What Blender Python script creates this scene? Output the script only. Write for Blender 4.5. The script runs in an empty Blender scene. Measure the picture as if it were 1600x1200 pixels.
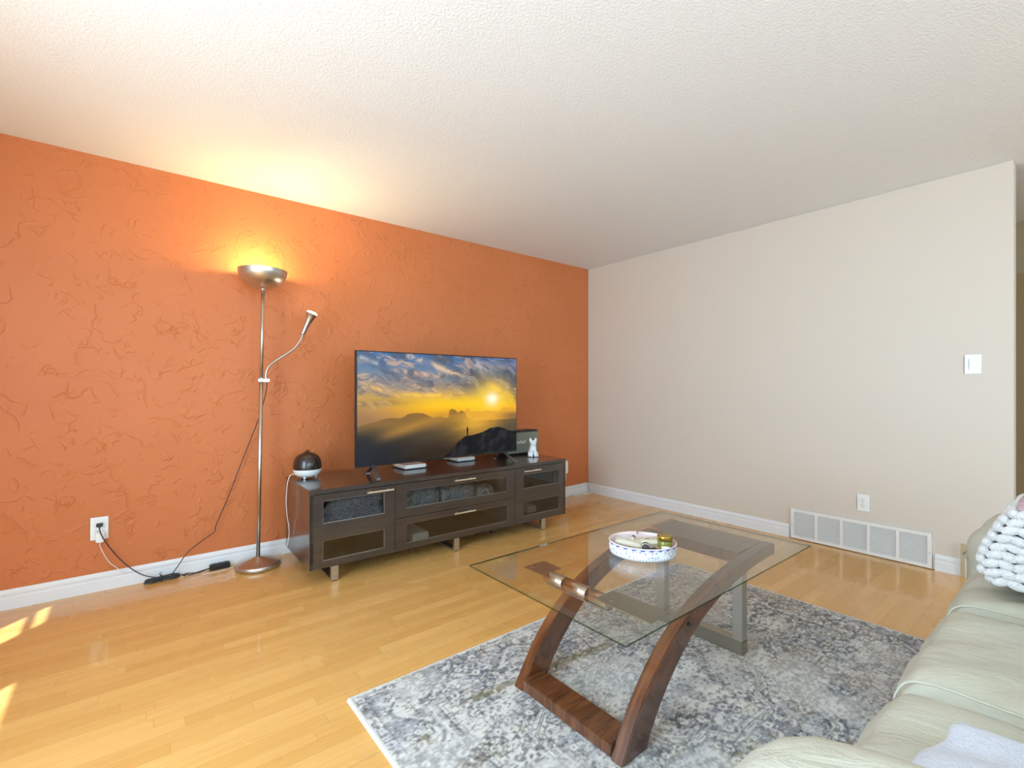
import bpy, bmesh, math, random
import numpy as np
from mathutils import Vector, Matrix, Euler
PI = math.pi
random.seed(7)
S = bpy.context.scene
COL = S.collection

# ------------------------------------------------------------------ camera
F_PX, YAW, HOR = 742.4, math.radians(51.04), 606.8
cam_d = bpy.data.cameras.new('camera')
cam = bpy.data.objects.new('camera', cam_d)
COL.objects.link(cam)
cam.location = (-3.929, -3.532, 1.135)
cam.rotation_euler = (PI / 2, 0, YAW - PI / 2)
cam_d.sensor_width = 36
cam_d.lens = 36 * F_PX / 1600
cam_d.shift_y = (HOR - 600) / 1600
cam_d.clip_start = 0.02
S.camera = cam

# ------------------------------------------------------------------ view / world / lights
S.view_settings.view_transform = 'Standard'
S.view_settings.look = 'None'
S.view_settings.gamma = 1
S.view_settings.use_curve_mapping = False
S.view_settings.exposure = 0.57
S.cycles.use_denoising = True
S.cycles.max_bounces = 10
S.cycles.diffuse_bounces = 5
S.cycles.transparent_max_bounces = 16
S.cycles.sample_clamp_indirect = 6

W = bpy.data.worlds.new('sky'); S.world = W
W.use_nodes = True
bg = W.node_tree.nodes['Background']
bg.inputs[0].default_value = (0.66, 0.83, 1.0, 1)
bg.inputs[1].default_value = 1.6


def area(name, loc, rot, sx, sy, power, col):
    d = bpy.data.lights.new(name, 'AREA')
    d.shape = 'RECTANGLE'; d.size = sx; d.size_y = sy
    d.energy = power; d.color = col
    o = bpy.data.objects.new(name, d); COL.objects.link(o)
    o.location = loc; o.rotation_euler = rot
    return o


XL, YB, H = -5.05, -6.4, 2.44          # left window wall, back wall, ceiling height
# daylight through the windows of the left wall and of the back wall
area('daylight_left', (XL - 0.16, -2.60, 1.30), (0, -PI / 2, 0), 1.9, 1.5, 88, (0.61, 0.815, 1.0))
area('daylight_back_a', (-4.15, YB - 0.16, 1.35), (PI / 2, 0, 0), 1.3, 1.7, 54, (0.61, 0.815, 1.0))
area('daylight_back_b', (-2.35, YB - 0.16, 1.35), (PI / 2, 0, 0), 1.3, 1.7, 44, (0.61, 0.815, 1.0))
area('daylight_back_c', (-0.55, YB - 0.16, 1.35), (PI / 2, 0, 0), 1.3, 1.7, 16, (0.61, 0.815, 1.0))
sun_d = bpy.data.lights.new('sun', 'SUN')
sun_d.energy = 9.0; sun_d.angle = math.radians(0.6); sun_d.color = (0.95, 0.96, 1.0)
sun = bpy.data.objects.new('sun', sun_d); COL.objects.link(sun)
sd = Vector((0.74, 0.89, -1.73)).normalized()
sun.rotation_euler = sd.to_track_quat('-Z', 'Y').to_euler()
sun.location = (-7, -6, 6)

# ------------------------------------------------------------------ material helpers
def mat(name, col=(.8, .8, .8), rough=.5, metal=0.0, **kw):
    m = bpy.data.materials.new(name); m.use_nodes = True
    b = m.node_tree.nodes['Principled BSDF']
    b.inputs['Base Color'].default_value = (*col, 1)
    b.inputs['Roughness'].default_value = rough
    b.inputs['Metallic'].default_value = metal
    for k, v in kw.items():
        b.inputs[k].default_value = v
    return m


class NT:
    def __init__(s, m): s.m = m; s.t = m.node_tree; s.b = s.t.nodes['Principled BSDF']
    def n(s, typ, **kw):
        nd = s.t.nodes.new(typ)
        for k, v in kw.items():
            if k.startswith('i_'):
                key = k[2:]
                key = int(key) if key.isdigit() else key.replace('_', ' ')
                nd.inputs[key].default_value = v
            else: setattr(nd, k, v)
        return nd
    def l(s, a, b): s.t.links.new(a, b)
    def math(s, op, a, b=None, c=None, clamp=False):
        nd = s.t.nodes.new('ShaderNodeMath'); nd.operation = op; nd.use_clamp = clamp
        for i, v in enumerate((a, b, c)):
            if v is None: continue
            if isinstance(v, (int, float)): nd.inputs[i].default_value = v
            else: s.l(v, nd.inputs[i])
        return nd.outputs[0]
    def smooth(s, v, a, b, lo=0., hi=1.):
        nd = s.t.nodes.new('ShaderNodeMapRange'); nd.interpolation_type = 'SMOOTHSTEP'
        s.l(v, nd.inputs[0])
        for i, x in enumerate((a, b, lo, hi)): nd.inputs[1 + i].default_value = x
        return nd.outputs[0]
    def coords(s, scale=(1, 1, 1), rot=(0, 0, 0), kind='Object', loc=(0, 0, 0)):
        tc = s.t.nodes.new('ShaderNodeTexCoord'); mp = s.t.nodes.new('ShaderNodeMapping')
        s.l(tc.outputs[kind], mp.inputs[0])
        mp.inputs['Scale'].default_value = scale; mp.inputs['Rotation'].default_value = rot
        mp.inputs['Location'].default_value = loc
        return mp.outputs[0]
    def noise(s, vec, scale, detail=2, rough=.5, dist=0.):
        nd = s.n('ShaderNodeTexNoise'); s.l(vec, nd.inputs['Vector'])
        nd.inputs['Scale'].default_value = scale; nd.inputs['Detail'].default_value = detail
        nd.inputs['Roughness'].default_value = rough; nd.inputs['Distortion'].default_value = dist
        return nd.outputs['Fac']
    def mix(s, fac, a, b):
        nd = s.t.nodes.new('ShaderNodeMix'); nd.data_type = 'RGBA'
        if isinstance(fac, (int, float)): nd.inputs[0].default_value = fac
        else: s.l(fac, nd.inputs[0])
        for i, v in ((6, a), (7, b)):
            if isinstance(v, tuple): nd.inputs[i].default_value = (*v, 1)
            else: s.l(v, nd.inputs[i])
        return nd.outputs[2]
    def bump(s, h, strength=.5, dist=.01, prev=None):
        nd = s.n('ShaderNodeBump'); s.l(h, nd.inputs['Height'])
        nd.inputs['Strength'].default_value = strength; nd.inputs['Distance'].default_value = dist
        if prev: s.l(prev, nd.inputs['Normal'])
        s.l(nd.outputs[0], s.b.inputs['Normal'])
        return nd.outputs[0]
    def base(s, c): s.l(c, s.b.inputs['Base Color'])


# ---- walls
def orange_plaster():
    m = mat('orange_plaster', (.60, .20, .085), .45); k = NT(m)
    v = k.coords()
    hs = None
    for (sc, th, mk, off, lo) in ((2.6, .0055, 3.1, 0, .50), (5.0, .009, 4.6, 11, .53), (8.5, .016, 3.6, 23, .54), (3.6, .006, 5.5, 41, .53), (14., .03, 3.2, 57, .58)):
        n1 = k.noise(k.coords(loc=(off, 0, off * .7)), sc, 2.2, .42, .55)
        s1 = k.math('SUBTRACT', n1, .5)
        msk = k.smooth(k.noise(k.coords(loc=(off * 1.3 + 5, 0, 3)), mk * 2.4, 1.5, .5), lo, lo + .09)
        ridge = k.smooth(k.math('ABSOLUTE', s1), th, 0, 0, 1)
        led = k.math('MULTIPLY', k.smooth(s1, 0, .07, .6, 0), k.smooth(s1, -.002, .002))
        r = k.math('MULTIPLY', k.math('ADD', k.math('MULTIPLY', ridge, .55), led), msk)
        hs = r if hs is None else k.math('ADD', hs, r)
    strokes = k.noise(k.coords(scale=(1, 1, .35), rot=(0, .6, 0)), 26, 4, .62)
    h = k.math('ADD', k.math('ADD', hs, k.math('MULTIPLY', strokes, .35)), k.math('MULTIPLY', k.noise(v, 5, 3, .5), 1.2))
    k.b.inputs['Specular IOR Level'].default_value = .25
    k.bump(h, .62, .0050)
    k.base(k.mix(k.smooth(k.noise(v, 1.6, 2), .3, .7), (.555, .170, .056), (.585, .183, .064)))
    return m


def wall_paint(name, col, b=.05):
    m = mat(name, col, .55); k = NT(m)
    k.bump(k.noise(k.coords(), 220, 3), b, .002)
    return m


def ceiling_mat():
    m = mat('stippled_ceiling', (.785, .81, .83), .8); k = NT(m)
    v = k.coords()
    h = k.math('ADD', k.smooth(k.noise(v, 95, 2, .6), .38, .7), k.math('MULTIPLY', k.noise(v, 190, 2, .6), .5))
    k.bump(h, .30, .0032)
    return m


def floor_mat():
    m = mat('maple_strip_floor', (.7, .45, .2), .16); k = NT(m)
    sp = k.n('ShaderNodeSeparateXYZ'); k.l(k.coords(), sp.inputs[0])
    yv = k.math('DIVIDE', sp.outputs['Y'], .0572)
    row = k.math('FLOOR', yv)
    def wn(a, b=None):
        c = k.n('ShaderNodeCombineXYZ'); k.l(a, c.inputs[0])
        if b is not None: k.l(b, c.inputs[1])
        w = k.n('ShaderNodeTexWhiteNoise', noise_dimensions='2D'); k.l(c.outputs[0], w.inputs['Vector']); return w
    w1 = wn(row)
    ln = k.math('MULTIPLY_ADD', wn(row, k.math('ADD', row, 7.3)).outputs['Value'], .35, .48)
    xv = k.math('DIVIDE', k.math('ADD', sp.outputs['X'], k.math('MULTIPLY', w1.outputs['Value'], 9.0)), ln)
    idx = k.math('FLOOR', xv)
    r = wn(row, idx).outputs['Value']
    fy = k.math('FRACT', yv); fx = k.math('FRACT', xv)
    ey = k.math('MULTIPLY', k.math('MINIMUM', fy, k.math('SUBTRACT', 1.0, fy)), .0572)
    ex = k.math('MULTIPLY', k.math('MINIMUM', fx, k.math('SUBTRACT', 1.0, fx)), ln)
    gap = k.smooth(k.math('MINIMUM', ey, ex), .0011, .0003, 0, 1)
    cv = k.n('ShaderNodeCombineXYZ')
    k.l(k.math('MULTIPLY_ADD', sp.outputs['X'], 1.1, k.math('MULTIPLY', r, 40.0)), cv.inputs[0]); k.l(k.math('MULTIPLY', sp.outputs['Y'], 14.0), cv.inputs[1]); k.l(k.math('MULTIPLY', r, 11.0), cv.inputs[2])
    g = k.noise(cv.outputs[0], 2.4, 4, .6, .8)
    g2 = k.noise(k.coords(scale=(3, 90, 1)), 2, 2, .5)
    c = k.mix(r, (.635, .338, .095), (.735, .425, .138))
    c = k.mix(k.math('MULTIPLY', k.smooth(g, .45, .75), .28), c, (.52, .255, .07))
    c = k.mix(k.math('MULTIPLY', k.smooth(g2, .5, .8), .18), c, (.74, .53, .27))
    c = k.mix(k.math('MULTIPLY', gap, .45), c, (.26, .14, .05))
    k.base(c)
    k.b.inputs['Coat Weight'].default_value = .55
    k.b.inputs['Specular IOR Level'].default_value = .2
    k.b.inputs['Coat Roughness'].default_value = .05
    k.l(k.smooth(k.noise(k.coords(), 3, 3), .3, .7, .22, .34), k.b.inputs['Roughness'])
    nb = k.bump(k.math('ADD', k.math('MULTIPLY', gap, -1), k.math('MULTIPLY', k.noise(k.coords(scale=(1, 5, 1)), 6, 2), .8)), .10, .0015)
    k.l(nb, k.b.inputs['Coat Normal'])
    return m


def wood(name, c1, c2, rough=.3, scale=(3, 30, 30), coat=.3):
    m = mat(name, c1, rough); k = NT(m)
    g = k.noise(k.coords(scale=scale), 2, 4, .6, 1.0)
    k.base(k.mix(k.smooth(g, .3, .7), c1, c2))
    k.b.inputs['Coat Weight'].default_value = coat
    k.b.inputs['Coat Roughness'].default_value = .12
    k.bump(g, .08, .001)
    return m


def brushed(name, col=(.62, .59, .55), rough=.28, sc=(4, 4, 400)):
    m = mat(name, col, rough, 1.0); k = NT(m)
    g = k.noise(k.coords(scale=sc), 3, 2)
    k.l(k.smooth(g, .2, .8, rough - .06, rough + .1), k.b.inputs['Roughness'])
    k.b.inputs['Anisotropic'].default_value = .4
    return m


def leather():
    m = mat('cream_leather', (.66, .63, .50), .42); k = NT(m)
    v = k.coords()
    w = k.noise(k.coords(scale=(2.2, 1, 1)), 7, 5, .62, 1.2)
    c = k.mix(k.smooth(k.noise(v, 5, 3), .3, .7), (.48, .475, .375), (.54, .54, .45))
    k.base(c)
    vo = k.n('ShaderNodeTexVoronoi'); k.l(v, vo.inputs['Vector']); vo.inputs['Scale'].default_value = 260
    h = k.math('ADD', k.math('MULTIPLY', w, 1.0), k.math('MULTIPLY', vo.outputs['Distance'], .05))
    k.bump(h, .5, .012)
    return m


def pane(name, tint=(.93, .97, .94), base=.045, rough=.0):
    """clear pane: tinted transparency plus Schlick reflection, same from both sides"""
    m = bpy.data.materials.new(name); m.use_nodes = True
    t = m.node_tree; t.nodes.clear()
    out = t.nodes.new('ShaderNodeOutputMaterial'); mx = t.nodes.new('ShaderNodeMixShader')
    tr = t.nodes.new('ShaderNodeBsdfTransparent'); gl = t.nodes.new('ShaderNodeBsdfGlossy')
    tr.inputs[0].default_value = (*tint, 1); gl.inputs['Roughness'].default_value = rough
    ge = t.nodes.new('ShaderNodeNewGeometry'); dt = t.nodes.new('ShaderNodeVectorMath'); dt.operation = 'DOT_PRODUCT'
    t.links.new(ge.outputs['Incoming'], dt.inputs[0]); t.links.new(ge.outputs['Normal'], dt.inputs[1])
    def M(op, a, b=None):
        n = t.nodes.new('ShaderNodeMath'); n.operation = op
        for i, v in enumerate((a, b)):
            if v is None: continue
            if isinstance(v, (int, float)): n.inputs[i].default_value = v
            else: t.links.new(v, n.inputs[i])
        return n.outputs[0]
    f = M('ADD', M('MULTIPLY', M('POWER', M('SUBTRACT', 1.0, M('ABSOLUTE', dt.outputs['Value'])), 5.0), 1 - base), base)
    t.links.new(f, mx.inputs[0]); t.links.new(tr.outputs[0], mx.inputs[1]); t.links.new(gl.outputs[0], mx.inputs[2])
    t.links.new(mx.outputs[0], out.inputs[0])
    return m


def emit(name, col, st):
    m = mat(name, (.9, .9, .9), .4)
    b = m.node_tree.nodes['Principled BSDF']
    b.inputs['Emission Color'].default_value = (*col, 1); b.inputs['Emission Strength'].default_value = st
    return m


M = dict(
    orange=orange_plaster(), beige=wall_paint('beige_paint', (.655, .585, .50)), white_wall=wall_paint('white_paint', (.78, .77, .74)),
    hall=wall_paint('tan_hall_paint', (.42, .34, .22)),
    ceiling=ceiling_mat(), floor=floor_mat(),
    trim=mat('white_trim', (.76, .77, .78), .35), white=mat('white_plastic', (.82, .82, .80), .35),
    vent=mat('vent_enamel', (.80, .79, .76), .38), dark_gap=mat('dark_gap', (.06, .055, .05), .8),
    espresso=wood('espresso_wood', (.034, .024, .019), (.052, .038, .030), .30, (2, 20, 20), .9),
    inner=mat('cabinet_inside', (.07, .056, .045), .6),
    table_wood=wood('walnut_stain', (.070, .024, .010), (.175, .062, .021), .24, (2.2, 18, 3), .5),
    nickel=mat('brushed_nickel', (.58, .555, .51), .34, 1.0), pewter=mat('pewter_metal', (.36, .335, .275), .40, 1.0),
    chrome=mat('chrome', (.50, .44, .38), .18, 1.0), lampmetal=brushed('lamp_nickel', (.56, .52, .47), .33, (60, 60, 3)),
    handle=brushed('handle_nickel', (.80, .76, .68), .3),
    black=mat('black_plastic', (.012, .012, .014), .35), cord_b=mat('black_cord', (.03, .03, .035), .45),
    cord_w=mat('white_cord', (.75, .72, .68), .45), gloss_black=mat('gloss_black', (.008, .008, .009), .15),
    leather=leather(), piping=mat('leather_piping', (.52, .49, .38), .5),
    glass=pane('table_glass', (.95, .97, .95), .07), glass_edge=pane('green_glass_edge', (.20, .34, .28), .08, .1),
    dark_glass=pane('cabinet_glass', (.80, .80, .78), .07), window_glass=pane('window_glass', (.97, .98, .98)),
)


# ------------------------------------------------------------------ object helpers
def link(o):
    COL.objects.link(o); return o


def tag(o, label=None, cat=None, group=None, kind=None):
    if label: o['label'] = label
    if cat: o['category'] = cat
    if group: o['group'] = group
    if kind: o['kind'] = kind
    return o


def thing(name, label, cat, loc=(0, 0, 0), rz=0, group=None):
    o = bpy.data.objects.new(name, None); o.empty_display_size = .05
    link(o); o.location = loc; o.rotation_euler = (0, 0, rz)
    return tag(o, label, cat, group)


def obj(name, bm, m, parent=None, smooth=False, loc=None):
    me = bpy.data.meshes.new(name)
    bmesh.ops.recalc_face_normals(bm, faces=bm.faces)
    bm.to_mesh(me); bm.free()
    ms = m if isinstance(m, (list, tuple)) else [m]
    for x in ms: me.materials.append(x)
    if smooth:
        me.polygons.foreach_set('use_smooth', [True] * len(me.polygons))
        try: me.set_sharp_from_angle(angle=math.radians(40))
        except Exception: pass
    o = link(bpy.data.objects.new(name, me))
    if parent: o.parent = parent
    if loc: o.location = loc
    return o


def struct(name, bm, m, smooth=False):
    return tag(obj(name, bm, m, None, smooth), kind='structure')


def B():
    return bmesh.new()


def box(bm, x0, x1, y0, y1, z0, z1, bev=0, seg=2, mi=0):
    t = bmesh.new()
    bmesh.ops.create_cube(t, size=1)
    for v in t.verts:
        v.co = Vector(((x0 + x1) / 2 + v.co.x * (x1 - x0), (y0 + y1) / 2 + v.co.y * (y1 - y0), (z0 + z1) / 2 + v.co.z * (z1 - z0)))
    if bev > 0:
        bmesh.ops.bevel(t, geom=t.edges[:], offset=bev, segments=seg, affect='EDGES', clamp_overlap=True)
    merge(bm, t, mi=mi)


def merge(bm, t, mat4=None, mi=0):
    if mat4 is not None: bmesh.ops.transform(t, matrix=mat4, verts=t.verts)
    mp = {}
    for v in t.verts: mp[v] = bm.verts.new(v.co)
    for f in t.faces:
        try:
            nf = bm.faces.new([mp[v] for v in f.verts]); nf.material_index = mi if mi else f.material_index; nf.smooth = f.smooth
        except ValueError: pass
    t.free()


def lathe(bm, prof, n=40, c=(0, 0, 0), mi=0):
    """prof: list of (r, z)"""
    rings = []
    for r, z in prof:
        if r < 1e-6: rings.append([bm.verts.new((c[0], c[1], c[2] + z))])
        else: rings.append([bm.verts.new((c[0] + r * math.cos(2 * PI * i / n), c[1] + r * math.sin(2 * PI * i / n), c[2] + z)) for i in range(n)])
    for a, b in zip(rings, rings[1:]):
        for i in range(n):
            j = (i + 1) % n
            if len(a) == 1 and len(b) == 1: continue
            if len(a) == 1: f = bm.faces.new((a[0], b[i], b[j]))
            elif len(b) == 1: f = bm.faces.new((a[i], a[j], b[0]))
            else: f = bm.faces.new((a[i], a[j], b[j], b[i]))
            f.smooth = True; f.material_index = mi


def catmull(pts, n=8):
    P = [Vector(p) for p in pts]
    if len(P) < 3: return P
    P = [P[0] * 2 - P[1]] + P + [P[-1] * 2 - P[-2]]
    out = []
    for i in range(1, len(P) - 2):
        p0, p1, p2, p3 = P[i - 1:i + 3]
        for k in range(n):
            t = k / n
            out.append(.5 * ((2 * p1) + (p2 - p0) * t + (2 * p0 - 5 * p1 + 4 * p2 - p3) * t * t + (3 * p1 - p0 - 3 * p2 + p3) * t ** 3))
    out.append(P[-2])
    return out


def tube(bm, pts, r, n=8, smooth=8, closed=False, rfun=None):
    P = catmull(pts, smooth) if smooth else [Vector(p) for p in pts]
    rings = []; up = None
    for i, p in enumerate(P):
        t = (P[min(i + 1, len(P) - 1)] - P[max(i - 1, 0)])
        if t.length < 1e-9: t = Vector((0, 0, 1))
        t.normalize()
        if up is None:
            up = Vector((0, 0, 1)) if abs(t.z) < .9 else Vector((1, 0, 0))
        a = t.cross(up); a.normalize(); b2 = a.cross(t); b2.normalize(); up = b2
        rr = rfun(i / (len(P) - 1)) if rfun else r
        rings.append([bm.verts.new(p + (a * math.cos(2 * PI * k / n) + b2 * math.sin(2 * PI * k / n)) * rr) for k in range(n)])
    for x, y in zip(rings, rings[1:]):
        for k in range(n):
            f = bm.faces.new((x[k], x[(k + 1) % n], y[(k + 1) % n], y[k])); f.smooth = True
    if not closed:
        bm.faces.new(rings[0][::-1]); bm.faces.new(rings[-1])


def prism(bm, poly, a0, a1, axis='y', bev=0, mi=0):
    """poly = list of 2d points; axis y: (x,z) profile; x: (y,z); z: (x,y)"""
    t = bmesh.new()
    def mk(p, a):
        return {'y': (p[0], a, p[1]), 'x': (a, p[0], p[1]), 'z': (p[0], p[1], a)}[axis]
    v0 = [t.verts.new(mk(p, a0)) for p in poly]; v1 = [t.verts.new(mk(p, a1)) for p in poly]
    t.faces.new(v0); t.faces.new(v1[::-1])
    n = len(poly)
    for i in range(n): t.faces.new((v0[i], v1[i], v1[(i + 1) % n], v0[(i + 1) % n]))
    bmesh.ops.recalc_face_normals(t, faces=t.faces)
    if bev:
        es = [e for e in t.edges if len(e.link_faces) == 2 and e.calc_face_angle(0) > .5]
        bmesh.ops.bevel(t, geom=es, offset=bev, segments=2, affect='EDGES', clamp_overlap=True)
    merge(bm, t, mi=mi)


def cushion(bm, x0, x1, y0, y1, z0, z1, r, n=14, puff=0., fn=None):
    """rounded, slightly inflated block"""
    t = bmesh.new()
    bmesh.ops.create_cube(t, size=2)
    bmesh.ops.subdivide_edges(t, edges=t.edges[:], cuts=n, use_grid_fill=True)
    h = Vector(((x1 - x0) / 2, (y1 - y0) / 2, (z1 - z0) / 2)); c = Vector(((x0 + x1) / 2, (y0 + y1) / 2, (z0 + z1) / 2))
    r = min(r, *h)
    for v in t.verts:
        u = v.co.copy()
        p = Vector((u.x * h.x, u.y * h.y, u.z * h.z))
        q = Vector([max(-(h[i] - r), min(h[i] - r, p[i])) for i in range(3)])
        d = p - q
        if d.length > 1e-9: p = q + d.normalized() * r
        if puff: p.z += puff * (1 - u.x ** 4) * (1 - u.y ** 4) * (1 if u.z > 0 else 0) * max(u.z, 0)
        if fn: p = fn(p, u)
        v.co = p + c
    for f in t.faces: f.smooth = True
    merge(bm, t)


def ellip(bm, c, r, rot=None, u=12, v=8):
    t = bmesh.new(); bmesh.ops.create_uvsphere(t, u_segments=u, v_segments=v, radius=1)
    for f in t.faces: f.smooth = True
    m = Matrix.Translation(c) @ (rot.to_4x4() if rot else Matrix.Identity(4)) @ Matrix.Diagonal((*r, 1))
    merge(bm, t, m)


def grid_panel(bm, x0, x1, z0, z1, y0, y1, holes, axis='y'):
    """flat panel with rectangular holes (x0,x1,z0,z1)"""
    xs = sorted({x0, x1, *[h[0] for h in holes], *[h[1] for h in holes]})
    zs = sorted({z0, z1, *[h[2] for h in holes], *[h[3] for h in holes]})
    inside = lambda i, k: any(h[0] - 1e-6 <= (xs[i] + xs[i + 1]) / 2 <= h[1] + 1e-6 and h[2] <= (zs[k] + zs[k + 1]) / 2 <= h[3] for h in holes)
    V = {}
    def vt(i, k, y):
        key = (i, k, y)
        if key not in V: V[key] = bm.verts.new((xs[i], y, zs[k]) if axis == 'y' else (y, xs[i], zs[k]))
        return V[key]
    solid = lambda i, k: 0 <= i < len(xs) - 1 and 0 <= k < len(zs) - 1 and not inside(i, k)
    for i in range(len(xs) - 1):
        for k in range(len(zs) - 1):
            if not solid(i, k): continue
            bm.faces.new((vt(i, k, y0), vt(i + 1, k, y0), vt(i + 1, k + 1, y0), vt(i, k + 1, y0)))
            bm.faces.new((vt(i, k, y1), vt(i, k + 1, y1), vt(i + 1, k + 1, y1), vt(i + 1, k, y1)))
            for (di, dk, a, b) in ((-1, 0, (i, k), (i, k + 1)), (1, 0, (i + 1, k), (i + 1, k + 1)), (0, -1, (i, k), (i + 1, k)), (0, 1, (i, k + 1), (i + 1, k + 1))):
                if not solid(i + di, k + dk):
                    bm.faces.new((vt(*a, y0), vt(*b, y0), vt(*b, y1), vt(*a, y1)))


def text_bm(txt, size, mat4, depth=.0006, shear=0.):
    cu = bpy.data.curves.new('t', 'FONT'); cu.body = txt; cu.size = size; cu.extrude = depth; cu.shear = shear
    cu.align_x = 'CENTER'; cu.align_y = 'CENTER'
    o = bpy.data.objects.new('t', cu); link(o)
    dg = bpy.context.evaluated_depsgraph_get(); dg.update()
    me = bpy.data.meshes.new_from_object(o.evaluated_get(dg))
    bm = bmesh.new(); bm.from_mesh(me); bmesh.ops.transform(bm, matrix=mat4, verts=bm.verts)
    bpy.data.objects.remove(o); bpy.data.curves.remove(cu); bpy.data.meshes.remove(me)
    return bm


def grid_mesh(name, P, cols, mats, parent=None):
    """P: (ny,nx,3) positions, cols (ny,nx,3) linear colours -> mesh with a point colour attribute 'tint'"""
    ny, nx, _ = P.shape
    me = bpy.data.meshes.new(name)
    me.vertices.add(nx * ny); me.vertices.foreach_set('co', P.reshape(-1).astype(np.float32))
    idx = np.arange(nx * ny).reshape(ny, nx)
    q = np.stack([idx[:-1, :-1], idx[:-1, 1:], idx[1:, 1:], idx[1:, :-1]], -1).reshape(-1, 4)
    me.loops.add(q.size); me.loops.foreach_set('vertex_index', q.reshape(-1).astype(np.int32))
    me.polygons.add(len(q)); me.polygons.foreach_set('loop_start', (np.arange(len(q)) * 4).astype(np.int32))
    me.polygons.foreach_set('loop_total', np.full(len(q), 4, np.int32))
    me.update(calc_edges=True)
    at = me.color_attributes.new('tint', 'FLOAT_COLOR', 'POINT')
    c4 = np.concatenate([cols, np.ones((ny, nx, 1))], -1).reshape(-1).astype(np.float32)
    at.data.foreach_set('color', c4)
    me.polygons.foreach_set('use_smooth', np.ones(len(q), bool))
    me.materials.append(mats)
    o = link(bpy.data.objects.new(name, me))
    if parent: o.parent = parent
    return o


# numpy value noise
RNG = np.random.RandomState(3)
def vnoise(X, Y, seed=0):
    r = np.random.RandomState(seed).rand(256, 256)
    xi = np.floor(X).astype(int); yi = np.floor(Y).astype(int)
    fx = X - xi; fy = Y - yi; fx = fx * fx * (3 - 2 * fx); fy = fy * fy * (3 - 2 * fy)
    g = lambda a, b: r[a % 256, b % 256]
    return (g(xi, yi) * (1 - fx) + g(xi + 1, yi) * fx) * (1 - fy) + (g(xi, yi + 1) * (1 - fx) + g(xi + 1, yi + 1) * fx) * fy
def fbm(X, Y, seed=0, o=5, g=.5):
    s = 0; a = 1; t = 0
    for i in range(o):
        s = s + a * vnoise(X * 2 ** i + 17 * i, Y * 2 ** i + 9 * i, seed + i); t += a; a *= g
    return s / t
def sst(a, b, x):
    t = np.clip((x - a) / (b - a), 0, 1); return t * t * (3 - 2 * t)
def lin(c):
    c = np.array(c, float) / 255.; return np.where(c <= .04045, c / 12.92, ((c + .055) / 1.055) ** 2.4)


# ------------------------------------------------------------------ room shell
WEND = -3.224
bm = B(); box(bm, -9, 4, -9, 2, -.12, 0); struct('floor', bm, M['floor'])
bm = B(); box(bm, XL - .15, 3, YB - .15, .15, H, H + .12); struct('ceiling', bm, M['ceiling'])
bm = B(); box(bm, XL - .15, .0, 0, .15, 0, H); box(bm, .0, .12, 0, .15, 0, H); struct('wall_back', bm, M['orange'])
bm = B(); box(bm, 0, .12, WEND, 0, 0, H, .004, 2); struct('wall_right', bm, M['beige'])
# left wall with window openings
bm = B()
LW = [(-3.4, -1.84, .35, 2.25), (-1.46, -1.06, .35, 2.25)]
grid_panel(bm, YB - .15, .15, 0, H, XL - .15, XL, LW, 'x')
struct('wall_left', bm, M['white_wall'])
bm = B()
BW = [(-4.8, -3.5, .5, 2.2), (-3.0, -1.7, .5, 2.2), (-1.2, .1, .5, 2.2)]
grid_panel(bm, XL - .15, 3, 0, H, YB - .15, YB, BW, 'y')
struct('wall_front', bm, M['white_wall'])
bm = B(); box(bm, 1.5, 1.65, YB, .15, 0, H); struct('wall_hall', bm, M['hall'])
bm = B(); box(bm, .12, 1.5, 0, .15, 0, H); struct('wall_hall_end', bm, M['hall'])
# hallway door (brown, seen as a sliver past the wall end)
bm = B(); box(bm, 1.46, 1.5, -3.45, -2.55, 0, 2.03, .004)
struct('door_1', bm, mat('tan_door', (.36, .26, .13), .4))


def window(n, ax, a0, a1, z0, z1, pos, muntins):
    bm = B(); w = .045
    d0, d1 = pos - .09, pos - .04
    def bx(p0, p1, q0, q1, e=0):
        if ax == 'x': box(bm, d0 + e, d1 - e, p0, p1, q0, q1, .003)
        else: box(bm, p0, p1, d0 + e, d1 - e, q0, q1, .003)
    bx(a0, a0 + w, z0, z1); bx(a1 - w, a1, z0, z1); bx(a0 + w, a1 - w, z0, z0 + w); bx(a0 + w, a1 - w, z1 - w, z1)
    for (o, p) in muntins:
        if o == 'v': bx(p - .01, p + .01, z0 + w, z1 - w, .01)
        else: bx(a0 + w, a1 - w, p - .01, p + .01, .01)
    f = struct('window_%d' % n, bm, M['trim'])
    g = B()
    if ax == 'x': box(g, pos - .067, pos - .063, a0 + w * .5, a1 - w * .5, z0 + w * .5, z1 - w * .5)
    else: box(g, a0 + w * .5, a1 - w * .5, pos - .067, pos - .063, z0 + w * .5, z1 - w * .5)
    o = obj('pane', g, M['window_glass'], f); o['kind'] = 'structure'


window(1, 'x', -3.4, -1.84, .35, 2.25, XL, [('v', -2.6), ('h', 2.02), ('h', 1.2)])
window(2, 'x', -1.46, -1.06, .35, 2.25, XL, [('h', 2.08), ('h', 1.9), ('h', 1.2)])
for i, b_ in enumerate(BW): window(3 + i, 'y', *b_, YB, [('v', (b_[0] + b_[1]) / 2), ('h', 1.35)])


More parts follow.
